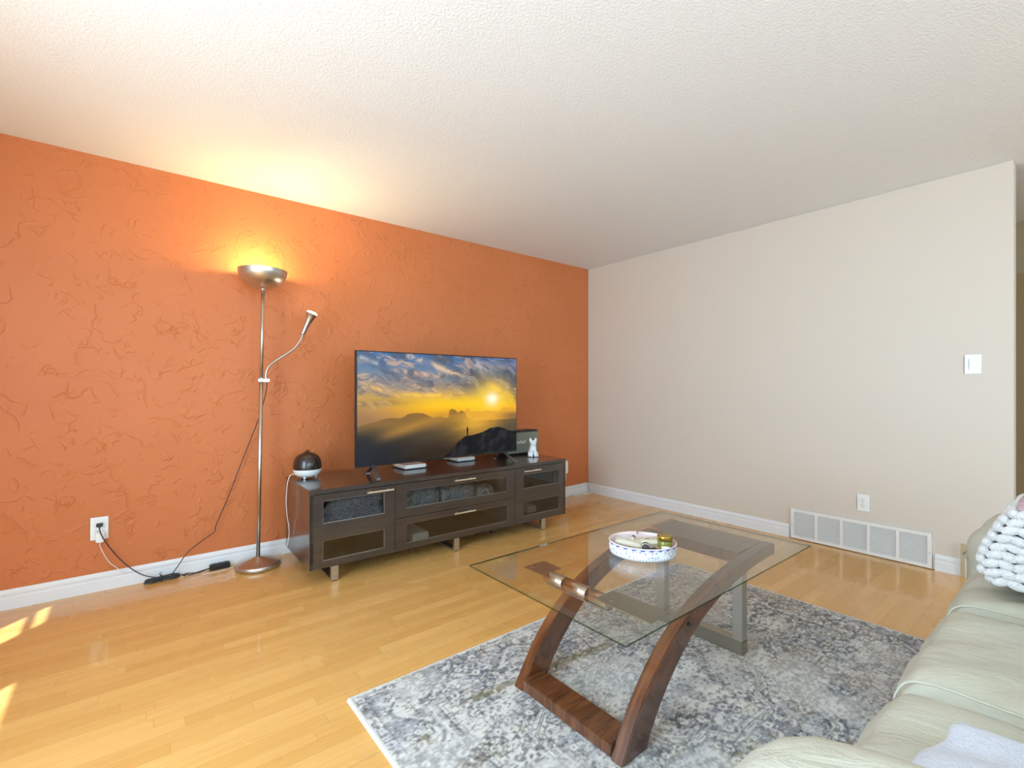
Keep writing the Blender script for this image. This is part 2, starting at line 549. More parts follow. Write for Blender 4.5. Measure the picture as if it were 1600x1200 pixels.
def baseboard(name, p0, p1, nrm):
    """profiled board along segment p0-p1, nrm = direction into room"""
    prof = [(0, 0), (.015, 0), (.015, .058), (.012, .062), (.012, .070), (.0145, .074), (.0145, .084), (.009, .092), (.004, .10), (0, .10)]
    bm = B(); a = Vector((*p0, 0)); b = Vector((*p1, 0)); n = Vector((*nrm, 0))
    V = [[bm.verts.new(q + n * d + Vector((0, 0, z))) for d, z in prof] for q in (a, b)]
    for i in range(len(prof) - 1): bm.faces.new((V[0][i], V[1][i], V[1][i + 1], V[0][i + 1]))
    bm.faces.new((V[0][-1], V[1][-1], V[1][0], V[0][0]))
    bm.faces.new(V[0]); bm.faces.new(V[1][::-1])
    return struct(name, bm, M['trim'])


baseboard('baseboard_back', (XL, 0), (0, 0), (0, -1))
baseboard('baseboard_right', (0, -.015), (0, -2.045), (-1, 0))
baseboard('baseboard_right_end', (0, -2.885), (0, WEND), (-1, 0))
baseboard('baseboard_left', (XL, YB), (XL, 0), (1, 0))
baseboard('baseboard_front', (XL, YB), (1.5, YB), (0, 1))
baseboard('baseboard_return', (0, WEND), (.12, WEND), (0, -1))

# ------------------------------------------------------------------ return air vent
VY0, VY1, VZ0, VZ1 = -2.872, -2.058, .006, .226
t = thing('air_vent', 'long white metal return air vent with five louvred panels low on the beige wall', 'vent', (0, (VY0 + VY1) / 2, 0))
yc = (VY0 + VY1) / 2
holes = []
n = 5; mar = .022; gap = .018
wd = ((VY1 - VY0) - 2 * mar - (n - 1) * gap) / n
for i in range(n):
    a = VY0 + mar + i * (wd + gap); holes.append((a - yc, a + wd - yc, VZ0 + .022, VZ1 - .022))
bm = B(); grid_panel(bm, VY0 - yc, VY1 - yc, VZ0, VZ1, -.016, -.010, holes, 'x')
box(bm, -.0155, 0, VY0 - yc, VY0 - yc + .004, VZ0, VZ1); box(bm, -.0155, 0, VY1 - yc - .004, VY1 - yc, VZ0, VZ1)
box(bm, -.0155, 0, VY0 - yc, VY1 - yc, VZ1 - .004, VZ1)
obj('frame', bm, M['vent'], t)
for (a, b_, z0, z1) in holes:
    bm = B(); k = 14
    for j in range(k):
        z = z0 + (j + .5) * (z1 - z0) / k
        prism(bm, [(-.015, z - .0052), (-.0142, z - .0058), (-.006, z + .0035), (-.0068, z + .0042)], a, b_, 'y') if False else None
        tb = bmesh.new(); pr = [(-.0152, z - .0040), (-.0145, z - .0046), (-.0045, z + .0034), (-.0052, z + .0040)]
        v0 = [tb.verts.new((x, a, zz)) for x, zz in pr]; v1 = [tb.verts.new((x, b_, zz)) for x, zz in pr]
        tb.faces.new(v0); tb.faces.new(v1[::-1])
        for q in range(4): tb.faces.new((v0[q], v1[q], v1[(q + 1) % 4], v0[(q + 1) % 4]))
        merge(bm, tb)
    obj('louvre_panel', bm, M['vent'], t)
bm = B(); box(bm, -.004, -.001, VY0 - yc + .01, VY1 - yc - .01, VZ0 + .01, VZ1 - .01); obj('duct_backing', bm, mat('duct_grey', (.20, .195, .185), .7), t)
for yy in (VY0 - yc + .010, VY1 - yc - .010):
    bm = B(); ellip(bm, (-.0165, yy, .10), (.0015, .004, .004)); obj('screw', bm, M['pewter'], t)


# ------------------------------------------------------------------ outlets / switch
def outlet(name, label, frame, loc, rz, w=.072, h=.116, kind='duplex'):
    """built facing -Y, centre at loc"""
    t = thing(name, label, 'outlet' if kind != 'switch' else 'switch', loc, rz)
    bm = B(); box(bm, -w / 2, w / 2, -.006, 0, -h / 2, h / 2, .003, 3); obj('cover_plate', bm, M['white'], t)
    if kind == 'duplex':
        for s in (-1, 1):
            bm = B(); box(bm, -.017, .017, -.0085, -.005, s * .0195 - .0145, s * .0195 + .0145, .005, 3); r = obj('receptacle', bm, M['white'], t)
            sl = B()
            for x, hh in ((-.0064, .0045), (.0064, .0036)): box(sl, x - .0012, x + .0012, -.0092, -.0082, s * .0195 + .003 - hh, s * .0195 + .003 + hh)
            lathe(sl, [(0, 0), (.0027, 0), (.0027, .0008), (0, .0008)], 10)
            for v in sl.verts[-22:]: v.co = Vector((v.co.x, -.0092 + v.co.z, s * .0195 - .0085 + v.co.y))
            obj('slots', sl, M['dark_gap'], r)
        bm = B(); ellip(bm, (0, -.0065, 0), (.003, .0012, .003)); obj('screw', bm, M['nickel'], t)
    else:
        bm = B(); box(bm, -.0165, .0165, -.009, -.005, -.033, .033, .002, 2); obj('rocker', bm, M['white'], t)
        for s in (-1, 1):
            bm = B(); ellip(bm, (0, -.0065, s * .045), (.003, .0012, .003)); obj('screw', bm, M['vent'], t)
    return t


outlet('wall_outlet', 'white duplex outlet on the beige wall above the air vent', None, (0, -2.511, .349), -PI / 2)
outlet('light_switch', 'white rocker light switch near the end of the beige wall', None, (0, -3.055, 1.279), -PI / 2, .076, .116, 'switch')
t = outlet('wall_outlet', 'white outlet low on the orange wall with a black plug in it', None, (-4.054, 0, .350), 0, .080, .126)
t = thing('power_adapter', 'white plug adapter in the lower socket of the orange wall outlet', 'adapter', (-4.049, -.0085, .322))
bm = B(); box(bm, -.019, .019, -.034, 0, -.045, .012, .005, 3); obj('body', bm, M['white'], t)
bm = B(); tube(bm, [(0, -.018, -.044), (.002, -.02, -.075), (.036, -.020, -.16), (.075, -.022, -.208), (.105, -.020, -.245)], .0022, 6); obj('cord', bm, M['cord_w'], t)
t = thing('extension_lead', 'black plug and cord from the orange wall outlet with tied coil on floor', 'cord', (-4.052, -.009, .372))
LEAD = t
bm = B(); box(bm, -.014, .014, -.026, 0, -.010, .010, .003); obj('plug', bm, M['black'], t)
bm = B(); tube(bm, [(0, -.024, -.004), (.004, -.046, -.030), (.024, -.048, -.085), (.075, -.028, -.185), (.13, -.035, -.26), (.19, -.045, -.315), (.25, -.055, -.342), (.30, -.06, -.352)], .0028, 6); obj('cord', bm, M['cord_b'], t)

# socket and plug beyond the console's right end
t = thing('power_adapter', 'white plug adapter just past the right rear edge of the media console', 'adapter', (-.40, 0, .34))
bm = B(); box(bm, -.036, .036, -.006, 0, -.115, .02, .003); obj('cover_plate', bm, M['white'], t)
bm = B(); box(bm, -.017, .017, -.075, -.006, -.085, .045, .006, 3); obj('body', bm, M['white'], t)
bm = B(); tube(bm, [(0, -.05, -.08), (.003, -.052, -.13), (-.012, -.045, -.19), (-.02, -.04, -.26), (-.03, -.035, -.32), (-.09, -.03, -.333)], .003, 6); obj('cord', bm, M['cord_w'], t)
bm = B()
tube(bm, [(-.75, -.022, .100), (-.45, -.022, .101), (-.2, -.020, .103), (-.075, -.022, .108), (-.035, -.03, .098), (-.022, -.045, .06), (-.022, -.07, .02), (-.05, -.085, .006), (-.13, -.07, .005), (-.24, -.06, .004), (-.27, -.045, .006), (-.29, -.028, .02)], .0050, 8)
tag(obj('network_cable', bm, M['cord_w']), 'white cable looped along the baseboard in the room corner', 'cable')

# tan strip by the wall
bm = B(); box(bm, -.035, -.018, -3.024, -3.006, 0, .20, .002)
tag(obj('wooden_strip', bm, mat('pale_pine', (.50, .38, .20), .6)), 'narrow tan wooden strip standing against the beige wall behind the sofa arm', 'wood strip')

# ------------------------------------------------------------------ area rug
def build_rug():
    x0, x1, y1, y0 = -3.312, -1.148, -1.812, -3.29
    dx = .004
    nx = int((x1 - x0) / dx) + 1; ny = int((y1 - y0) / dx) + 1
    X, Y = np.meshgrid(np.linspace(x0, x1, nx), np.linspace(y0, y1, ny))
    U = X - x0; V = y1 - Y                       # from the left, from the back edge
    Wd, Hd = x1 - x0, y1 - y0
    wx = (fbm(X * 9, Y * 9, 5, 3) - .5) * .03; wy = (fbm(X * 9, Y * 9, 9, 3) - .5) * .03
    Xw, Yw = X + wx, Y + wy
    cream = lin((216, 215, 210)); slate = lin((92, 98, 112)); navy = lin((62, 68, 84)); taupe = lin((140, 128, 112)); olive = lin((128, 118, 84)); rose = lin((168, 140, 130)); grey = lin((168, 170, 174)); char = lin((66, 66, 70))
    C = np.broadcast_to(cream, X.shape + (3,)).copy()
    def lay(mask, col):
        nonlocal C
        C = C * (1 - mask[..., None]) + np.asarray(col) * mask[..., None]
    # large mottling
    zone = fbm(X * 2.3, Y * 3.1, 21, 3)
    lay(.60 * sst(.44, .62, fbm(Xw * 9, Yw * 11, 31, 5)), lin((150, 154, 162)))
    lay(.48 * sst(.55, .67, fbm(Xw * 13, Yw * 15, 35, 5)), lin((104, 110, 126)))
    # edge distance
    E = np.minimum(np.minimum(U, Wd - U), np.minimum(V, Hd - V))
    band = ((E > .045) & (E < .24)).astype(float)
    lay(band * .45 * sst(.45, .65, fbm(Xw * 14, Yw * 14, 41, 3)), slate)
    Ew = E + (wx + wy) * .25
    for e, w, c, a in ((.030, .004, slate, .6), (.052, .003, char, .5), (.235, .005, char, .6), (.252, .003, slate, .5), (.21, .006, cream, .8)):
        lay(a * np.exp(-((Ew - e) / w) ** 2), c)
    # scroll waves in the border
    s = np.where(np.minimum(U, Wd - U) < np.minimum(V, Hd - V), Y, X)
    wave = .145 + .05 * np.sin(s * 2 * PI / .32)
    lay(.7 * np.exp(-((Ew - wave) / .009) ** 2) * band, navy); lay(.8 * np.exp(-((Ew - wave - .02) / .008) ** 2) * band, cream)
    # rosettes
    r = np.random.RandomState(12)
    def rosette(cx, cy, R, pet, c, a, ph):
        sx = slice(max(0, int((cx - 1.4 * R - x0) / dx)), int((cx + 1.4 * R - x0) / dx) + 1); sy = slice(max(0, int((cy - 1.4 * R - y0) / dx)), int((cy + 1.4 * R - y0) / dx) + 1)
        xx = Xw[sy, sx] - cx; yy = Yw[sy, sx] - cy
        if xx.size == 0: return
        d = np.hypot(xx, yy); th = np.arctan2(yy, xx)
        rad = R * (.78 + .22 * np.cos(pet * th + ph))
        m = a * sst(rad, rad - .010, d)
        m *= .35 + .65 * sst(.38, .5, vnoise(xx * 90 + cx * 50, yy * 90 + cy * 31, 77))
        C[sy, sx] = C[sy, sx] * (1 - m[..., None]) + c * m[..., None]
        m2 = .9 * sst(R * .36, R * .26, d)
        C[sy, sx] = C[sy, sx] * (1 - m2[..., None]) + cream * m2[..., None]
        m3 = .7 * sst(R * .14, R * .08, d)
        C[sy, sx] = C[sy, sx] * (1 - m3[..., None]) + c * m3[..., None]
    cx0, cy0 = (x0 + x1) / 2, (y0 + y1) / 2
    pal = [slate, slate, navy, char, taupe, slate, olive]
    for i in range(230):
        px = r.uniform(0, Wd / 2); py = r.uniform(0, Hd / 2); R = r.uniform(.022, .062); c = pal[r.randint(len(pal))]; p = r.randint(5, 9); ph = r.uniform(0, 6)
        for sx_ in (-1, 1):
            for sy_ in (-1, 1): rosette(cx0 + sx_ * px, cy0 + sy_ * py, R, p, c, r.uniform(.45, .85), ph)
    # medallion outlines (zigzag double lines)
    def polyline(pts, w, c, a, off=0):
        D = np.full(X.shape, 9.)
        for (ax, ay), (bx_, by_) in zip(pts, pts[1:]):
            vx, vy = bx_ - ax, by_ - ay; L2 = max(vx * vx + vy * vy, 1e-9)
            t_ = np.clip(((Xw - ax) * vx + (Yw - ay) * vy) / L2, 0, 1)
            D = np.minimum(D, np.hypot(Xw - ax - t_ * vx, Yw - ay - t_ * vy))
        lay(a * sst(w, w * .5, np.abs(D - off)), c); return D
    qx = [(.62, 0), (.62, .10), (.50, .19), (.50, .27), (.36, .38), (.27, .38), (.20, .50), (0, .50)]
    for k_, sc in enumerate((1., .62)):
        pts = []
        for sgx, sgy, rv in ((1, 1, 0), (-1, 1, 1), (-1, -1, 0), (1, -1, 1)):
            q = [(cx0 - .05 + sgx * a * sc, cy0 + .06 + sgy * b * sc) for a, b in qx]
            pts += q[::-1] if rv else q
        pts.append(pts[0])
        D = polyline(pts, .016, cream, .9)
        lay(.75 * np.exp(-((D - .004) / .0028) ** 2), char); lay(.55 * np.exp(-((D - .022) / .003) ** 2), slate)
    # worn olive stripe
    D = polyline([(-2.95, -2.10), (-2.60, -2.135), (-2.28, -2.17)], .026, olive, .75)
    polyline([(-1.95, -3.2), (-2.35, -3.02), (-2.6, -2.86)], .02, olive, .4)
    # weft streaks and abrasion
    st = fbm(X * 16, Y * 110, 51, 3); st2 = fbm(X * 60, Y * 190, 61, 2)
    right = sst(-2.3, -1.6, X)
    lay((.25 + .60 * right) * sst(.52, .72, st), lin((120, 116, 112)))
    lay(.65 * sst(.56, .75, st2), cream); lay(.65 * sst(.56, .76, fbm(X * 75, Y * 120, 71, 2)), char)
    lay(.42 * sst(.54, .76, fbm(X * 5.5, Y * 7.5, 81, 4)), cream)
    lay(.35 * right * sst(.45, .65, fbm(X * 4, Y * 4, 91, 3)), lin((176, 160, 148)))
    lay((E < .016).astype(float) * .9, lin((214, 212, 206)))
    Z = .0085 + .0015 * vnoise(X * 180, Y * 180, 99) * 1.0
    Z[0, :] = Z[-1, :] = .0; Z[:, 0] = Z[:, -1] = 0
    P = np.stack([X, Y, Z], -1)
    m = mat('woven_rug', (.6, .6, .6), .95); k = NT(m)
    a = k.n('ShaderNodeAttribute', attribute_name='tint')
    f = k.noise(k.coords(scale=(1, 1.8, 1)), 330, 2, .7)
    k.base(k.mix(k.math('MULTIPLY', k.smooth(f, .42, .66), .16), a.outputs['Color'], (.16, .16, .18)))
    k.bump(f, .5, .003)
    o = grid_mesh('area_rug', P, np.clip(C * 1.04, 0, 1), m)
    tag(o, 'distressed grey, cream and slate medallion rug on the wooden floor under the coffee table', 'rug')


build_rug()

# ------------------------------------------------------------------ coffee table
CT = (-2.26, -2.385, .0105)
def ctable():
    ox, oy, oz = CT
    t = thing('coffee_table', 'glass topped coffee table with bent walnut legs and metal posts on the rug', 'table', CT)
    L = lambda x, y, z: (x - ox, y - oy, z - oz)
    # glass top
    gx0, gx1, gy0, gy1, gz0, gz1 = -2.926, -1.672, -2.760, -2.035, .4625, .4725
    gx0, gx1, gy0, gy1, gz0, gz1 = gx0 - ox, gx1 - ox, gy0 - oy, gy1 - oy, gz0 - oz, gz1 - oz
    bm = B(); bv = .026
    lo = [(gx0, gy0), (gx1, gy0), (gx1, gy1), (gx0, gy1)]; inn = [(gx0 + bv, gy0 + bv), (gx1 - bv, gy0 + bv), (gx1 - bv, gy1 - bv), (gx0 + bv, gy1 - bv)]
    zb = gz1 - .0045
    v0 = [bm.verts.new((*p, gz0)) for p in lo]; v1 = [bm.verts.new((*p, zb)) for p in lo]; v2 = [bm.verts.new((*p, gz1)) for p in inn]
    bm.faces.new(v0[::-1]); bm.faces.new(v2)
    for i in range(4):
        j = (i + 1) % 4
        f = bm.faces.new((v0[i], v0[j], v1[j], v1[i])); f.material_index = 1
        f = bm.faces.new((v1[i], v1[j], v2[j], v2[i])); f.material_index = 2
    bevm = pane('bevel_glass', (.90, .95, .92), .12, .0)
    g = obj('glass_top', bm, [M['glass'], M['glass_edge'], bevm], t); g['label'] = 'clear bevelled rectangular glass top with green edge'
    # bent legs
    up = [(-2.795, 0), (-2.742, .085), (-2.685, .163), (-2.60, .246), (-2.50, .315), (-2.39, .368), (-2.26, .410), (-2.12, .437), (-1.98, .453), (-1.85, .4615), (-1.745, .4615)]
    dn = [(-1.745, .415), (-1.86, .412), (-1.99, .400), (-2.12, .378), (-2.25, .345), (-2.36, .300), (-2.46, .238), (-2.555, .155), (-2.625, .075), (-2.672, 0)]
    prof = [(p[0] - ox, p[1] + (0 if p[1] > .3 else .0) - (oz if p[1] > .4 else oz * p[1] / .4)) for p in up + dn]
    upc = catmull([(a, 0, b) for a, b in prof[:len(up)]], 4); dnc = catmull([(a, 0, b) for a, b in prof[len(up):]], 4)
    poly = [(p.x, max(p.z, 0)) for p in upc + dnc]
    for ya, yb in ((-2.645, -2.600), (-2.186, -2.141)):
        bm = B(); prism(bm, poly, ya - oy, yb - oy, 'y', .003)
        l_ = obj('leg', bm, M['table_wood'], t, True)
        for (sx, sz, yy) in ((-2.43, .325, ya - .0005), ):
            b2 = B(); t2 = bmesh.new(); lathe(t2, [(0, 0), (.0065, 0), (.0065, .003), (0, .003)], 14)
            merge(b2, t2, Matrix.Translation(L(sx, yy, sz)) @ Matrix.Rotation(PI / 2, 4, 'X')); obj('bolt', b2, M['black'], l_)
    bm = B(); box(bm, -2.788 - ox, -2.685 - ox, -2.600 - oy, -2.186 - oy, 0, .044, .003); obj('stretcher', bm, M['table_wood'], t)
    bm = B(); box(bm, -1.985 - ox, -1.745 - ox, -2.600 - oy, -2.186 - oy, .413 - oz, .4605 - oz, .003); r = obj('top_rail', bm, M['table_wood'], t)
    for yy in (-2.55, -2.235):
        b2 = B(); ellip(b2, L(-1.83, yy, .4608), (.005, .005, .0008)); obj('screw', b2, M['black'], r)
    # metal posts and foot bar
    for ya, yb in ((-2.588, -2.545), (-2.215, -2.170)):
        bm = B(); box(bm, -1.922 - ox, -1.878 - ox, ya - oy, yb - oy, .056, .412 - oz, .002); obj('post', bm, M['nickel'], t)
    bm = B(); box(bm, -1.924 - ox, -1.876 - ox, -2.590 - oy, -2.168 - oy, 0, .056, .002); obj('foot_bar', bm, M['pewter'], t)
    # front metal rail under the glass with tube
    rx0, rx1 = -2.765, -2.665
    bm = B(); box(bm, rx0 - ox, rx1 - ox, -2.262 - oy, -2.165 - oy, .4575 - oz, .4618 - oz, .001); box(bm, rx0 - ox, rx1 - ox, -2.722 - oy, -2.512 - oy, .4575 - oz, .4618 - oz, .001)
    box(bm, rx0 + .035 - ox, rx1 - .035 - ox, -2.52 - oy, -2.25 - oy, .414 - oz, .420 - oz, .001)
    r = obj('front_rail', bm, M['pewter'], t)
    for yy in (-2.185, -2.560):
        b2 = B(); t2 = bmesh.new(); lathe(t2, [(0, 0), (.009, 0), (.008, .0004), (0, .0005)], 16); merge(b2, t2, Matrix.Translation(L(-2.735, yy, .4619))); obj('screw', b2, M['chrome'], r)
    b2 = B(); t2 = bmesh.new(); h_ = .148; lathe(t2, [(0, -h_), (.0225, -h_), (.024, -h_ + .004), (.024, -.058), (.0225, -.057), (.0225, -.055), (.024, -.054), (.024, .054), (.0225, .055), (.0225, .057), (.024, .058), (.024, h_ - .004), (.0225, h_), (0, h_)], 32)
    merge(b2, t2, Matrix.Translation(L(-2.715, -2.388, .4375)) @ Matrix.Rotation(PI / 2, 4, 'X')); obj('tube', b2, M['chrome'], r)
ctable()

# ------------------------------------------------------------------ tray and what lies in it
TZ = .4730
def oval(n, rx, ry, cx, cy, rot):
    out = []
    for i in range(n):
        a = 2 * PI * i / n; x, y = rx * math.cos(a), ry * math.sin(a)
        out.append((cx + x * math.cos(rot) - y * math.sin(rot), cy + x * math.sin(rot) + y * math.cos(rot)))
    return out
def tray():
    cx, cy = -2.315, -2.372
    t = thing('oval_tray', 'oval white porcelain tray with blue floral rim on the glass coffee table', 'tray', (cx, cy, TZ))
    m = mat('blue_white_porcelain', (.8, .82, .85), .22); k = NT(m)
    tc = k.t.nodes.new('ShaderNodeTexCoord'); sp = k.t.nodes.new('ShaderNodeSeparateXYZ'); k.l(tc.outputs['Object'], sp.inputs[0])
    an = k.math('ARCTAN2', sp.outputs['Y'], sp.outputs['X']); cm = k.t.nodes.new('ShaderNodeCombineXYZ')
    k.l(k.math('MULTIPLY', an, 1.0), cm.inputs[0]); k.l(k.math('MULTIPLY', sp.outputs['Z'], 8.0), cm.inputs[1])
    vo = k.n('ShaderNodeTexVoronoi'); vo.inputs['Scale'].default_value = 8.5; vo.inputs['Randomness'].default_value = .55; k.l(cm.outputs[0], vo.inputs['Vector'])
    d = vo.outputs['Distance']
    ring = k.math('MULTIPLY', k.smooth(k.math('SINE', k.math('MULTIPLY', d, 24.0)), .1, .6), k.smooth(d, .46, .40))
    z = sp.outputs['Z']
    band = k.math('MULTIPLY', k.smooth(z, .009, .012), k.smooth(z, .042, .040))
    fl = k.math('MULTIPLY', ring, band)
    top = k.smooth(z, .0435, .045)
    scal = k.math('MULTIPLY', k.math('GREATER_THAN', k.math('SINE', k.math('MULTIPLY', an, 22.0)), .1), k.smooth(z, .039, .041))
    bl = k.math('MAXIMUM', k.math('MULTIPLY', fl, .85), k.math('MAXIMUM', top, scal), clamp=True)
    dots = k.math('MULTIPLY', k.math('GREATER_THAN', k.math('SINE', k.math('MULTIPLY', an, 60.0)), .45), k.math('MULTIPLY', k.smooth(z, .0045, .006), k.smooth(z, .0095, .008)))
    bl = k.math('MAXIMUM', bl, k.math('MULTIPLY', dots, .8))
    k.base(k.mix(bl, (.80, .82, .84), (.055, .10, .38)))
    RX, RY, R = .133, .116, math.radians(-52)
    n = 72; bm = B()
    prof = [(.0, .004, 0), (.93, 0, 0), (.965, .002, 0), (.985, .012, 0), (1.0, .046, 0), (1.0, .0495, 1), (.985, .051, 1), (.965, .0495, 1), (.955, .040, 1), (.93, .010, 1), (.88, .007, 1), (0, .007, 1)]
    rings = []
    for s, zz, mi in prof:
        if s == 0: rings.append(None); c0 = bm.verts.new((0, 0, zz)); rings[-1] = [c0]
        else: rings.append([bm.verts.new((x, y, zz)) for x, y in oval(n, RX * s, RY * s, 0, 0, R)])
    for q, (a, b_) in enumerate(zip(rings, rings[1:])):
        for i in range(n):
            j = (i + 1) % n
            vs = (a[0], b_[i], b_[j]) if len(a) == 1 else ((a[i], a[j], b_[0]) if len(b_) == 1 else (a[i], a[j], b_[j], b_[i]))
            f = bm.faces.new(vs); f.smooth = True; f.material_index = prof[q + 1][2]
    obj('bowl', bm, [m, mat('blush_glaze', (.74, .62, .59), .3)], t)
    cop = mat('copper_wire', (.45, .20, .14), .35, .8)
    bm = B(); pts = []
    for i in range(13):
        a = PI * i / 12; r_, a_ = .035 + .055 * -math.cos(a), .104 - .02 * math.sin(a); pts.append((.6 * r_ + .8 * a_, -.8 * r_ + .6 * a_, .044 + .034 * math.sin(a)))
    tube(bm, pts, .0022, 6, 3); obj('handle', bm, cop, t)
    # contents
    X = lambda r, a, dz=.0075: (cx + .6 * r + .8 * a, cy - .8 * r + .6 * a, TZ + dz)
    t = thing('lidded_candle', 'olive glass jar candle with gold lid at the right side of the oval tray', 'candle', X(.086, -.008, .0075))
    bm = B(); lathe(bm, [(0, 0), (.026, 0), (.028, .003), (.028, .050), (.026, .053), (0, .053)], 32); obj('jar', bm, mat('olive_glass', (.20, .20, .035), .15), t)
    bm = B(); lathe(bm, [(0, .0535), (.0295, .0535), (.0295, .068), (.0282, .071), (.022, .0705), (0, .070)], 32); obj('lid', bm, mat('gold_lid', (.50, .35, .06), .22, .9), t)
    t = thing('hang_tag', 'small white tag with dark dots leaning on the candle in the tray', 'tag', X(.086, -.052, .034))
    bm = B(); box(bm, -.015, .015, -.0008, .0008, -.013, .013, .0005); o = obj('card', bm, M['white'], t)
    b2 = B(); ellip(b2, (-.006, -.001, -.002), (.002, .0006, .002)); ellip(b2, (.006, -.001, .005), (.0013, .0006, .0013)); obj('print', b2, mat('ink_red', (.10, .03, .03), .5), o)
    t.rotation_euler = (math.radians(-15), 0, math.radians(-50))
    beige = mat('ivory_plastic', (.62, .58, .46), .4)
    bm = B(); cushion(bm, -.055, .055, -.022, .022, 0, .020, .010, 8, .002); o = obj('ivory_case', bm, beige, loc=X(-.052, -.012, .029)); o.rotation_euler = (.12, .10, math.radians(-62))
    tag(o, 'flat ivory case lying at the left end of the oval tray', 'case')
    bm = B(); cushion(bm, -.055, .055, -.030, .030, 0, .020, .010, 8, .002)
    o = obj('ivory_box', bm, beige, loc=X(.022, .018, .031)); o.rotation_euler = (.0, -.10, math.radians(-50))
    tag(o, 'ivory rounded box with a tan mark between the case and the candle', 'box')
    b2 = B(); ellip(b2, (.0, -.004, .0222), (.011, .005, .0008)); obj('mark', b2, mat('tan_print', (.30, .20, .08), .5), o)
    t = thing('lint_roller', 'small dark grey cylinder with a white ring lying in the tray', 'cylinder', X(.012, -.052, .040))
    t.rotation_euler = (0, math.radians(80), math.radians(35))
    bm = B(); lathe(bm, [(0, -.018), (.012, -.018), (.014, -.014), (.014, .014), (.011, .017), (0, .017)], 20); obj('body', bm, mat('charcoal_plastic', (.035, .04, .042), .35), t)
    bm = B(); lathe(bm, [(.0142, -.004), (.0150, -.003), (.0150, 0), (.0142, .001)], 20); obj('ring', bm, M['white'], t)
    t = thing('key_fob', 'black key fob with wire ring at the front of the tray', 'key', X(.034, -.068, .030))
    bm = B(); cushion(bm, -.020, .020, -.012, .012, 0, .012, .006, 6); obj('fob', bm, M['black'], t)
    bm = B(); tube(bm, [(.018 + .013 * math.cos(a), .013 * math.sin(a), .008 + .004 * math.sin(a)) for a in [2 * PI * i / 12 for i in range(13)]], .0012, 6, 2); obj('ring', bm, M['chrome'], t)
    t.rotation_euler = (0, -.1, math.radians(-40))
    t = thing('small_bottle', 'tiny white tube with a dark cap at the back of the tray', 'bottle', X(-.038, .052, .034))
    t.rotation_euler = (0, math.radians(75), math.radians(20))
    bm = B(); lathe(bm, [(0, -.02), (.008, -.018), (.008, .012), (0, .012)], 14); obj('body', bm, M['white'], t)
    bm = B(); lathe(bm, [(0, .012), (.009, .012), (.009, .018), (0, .018)], 14); obj('cap', bm, M['black'], t)
tray()

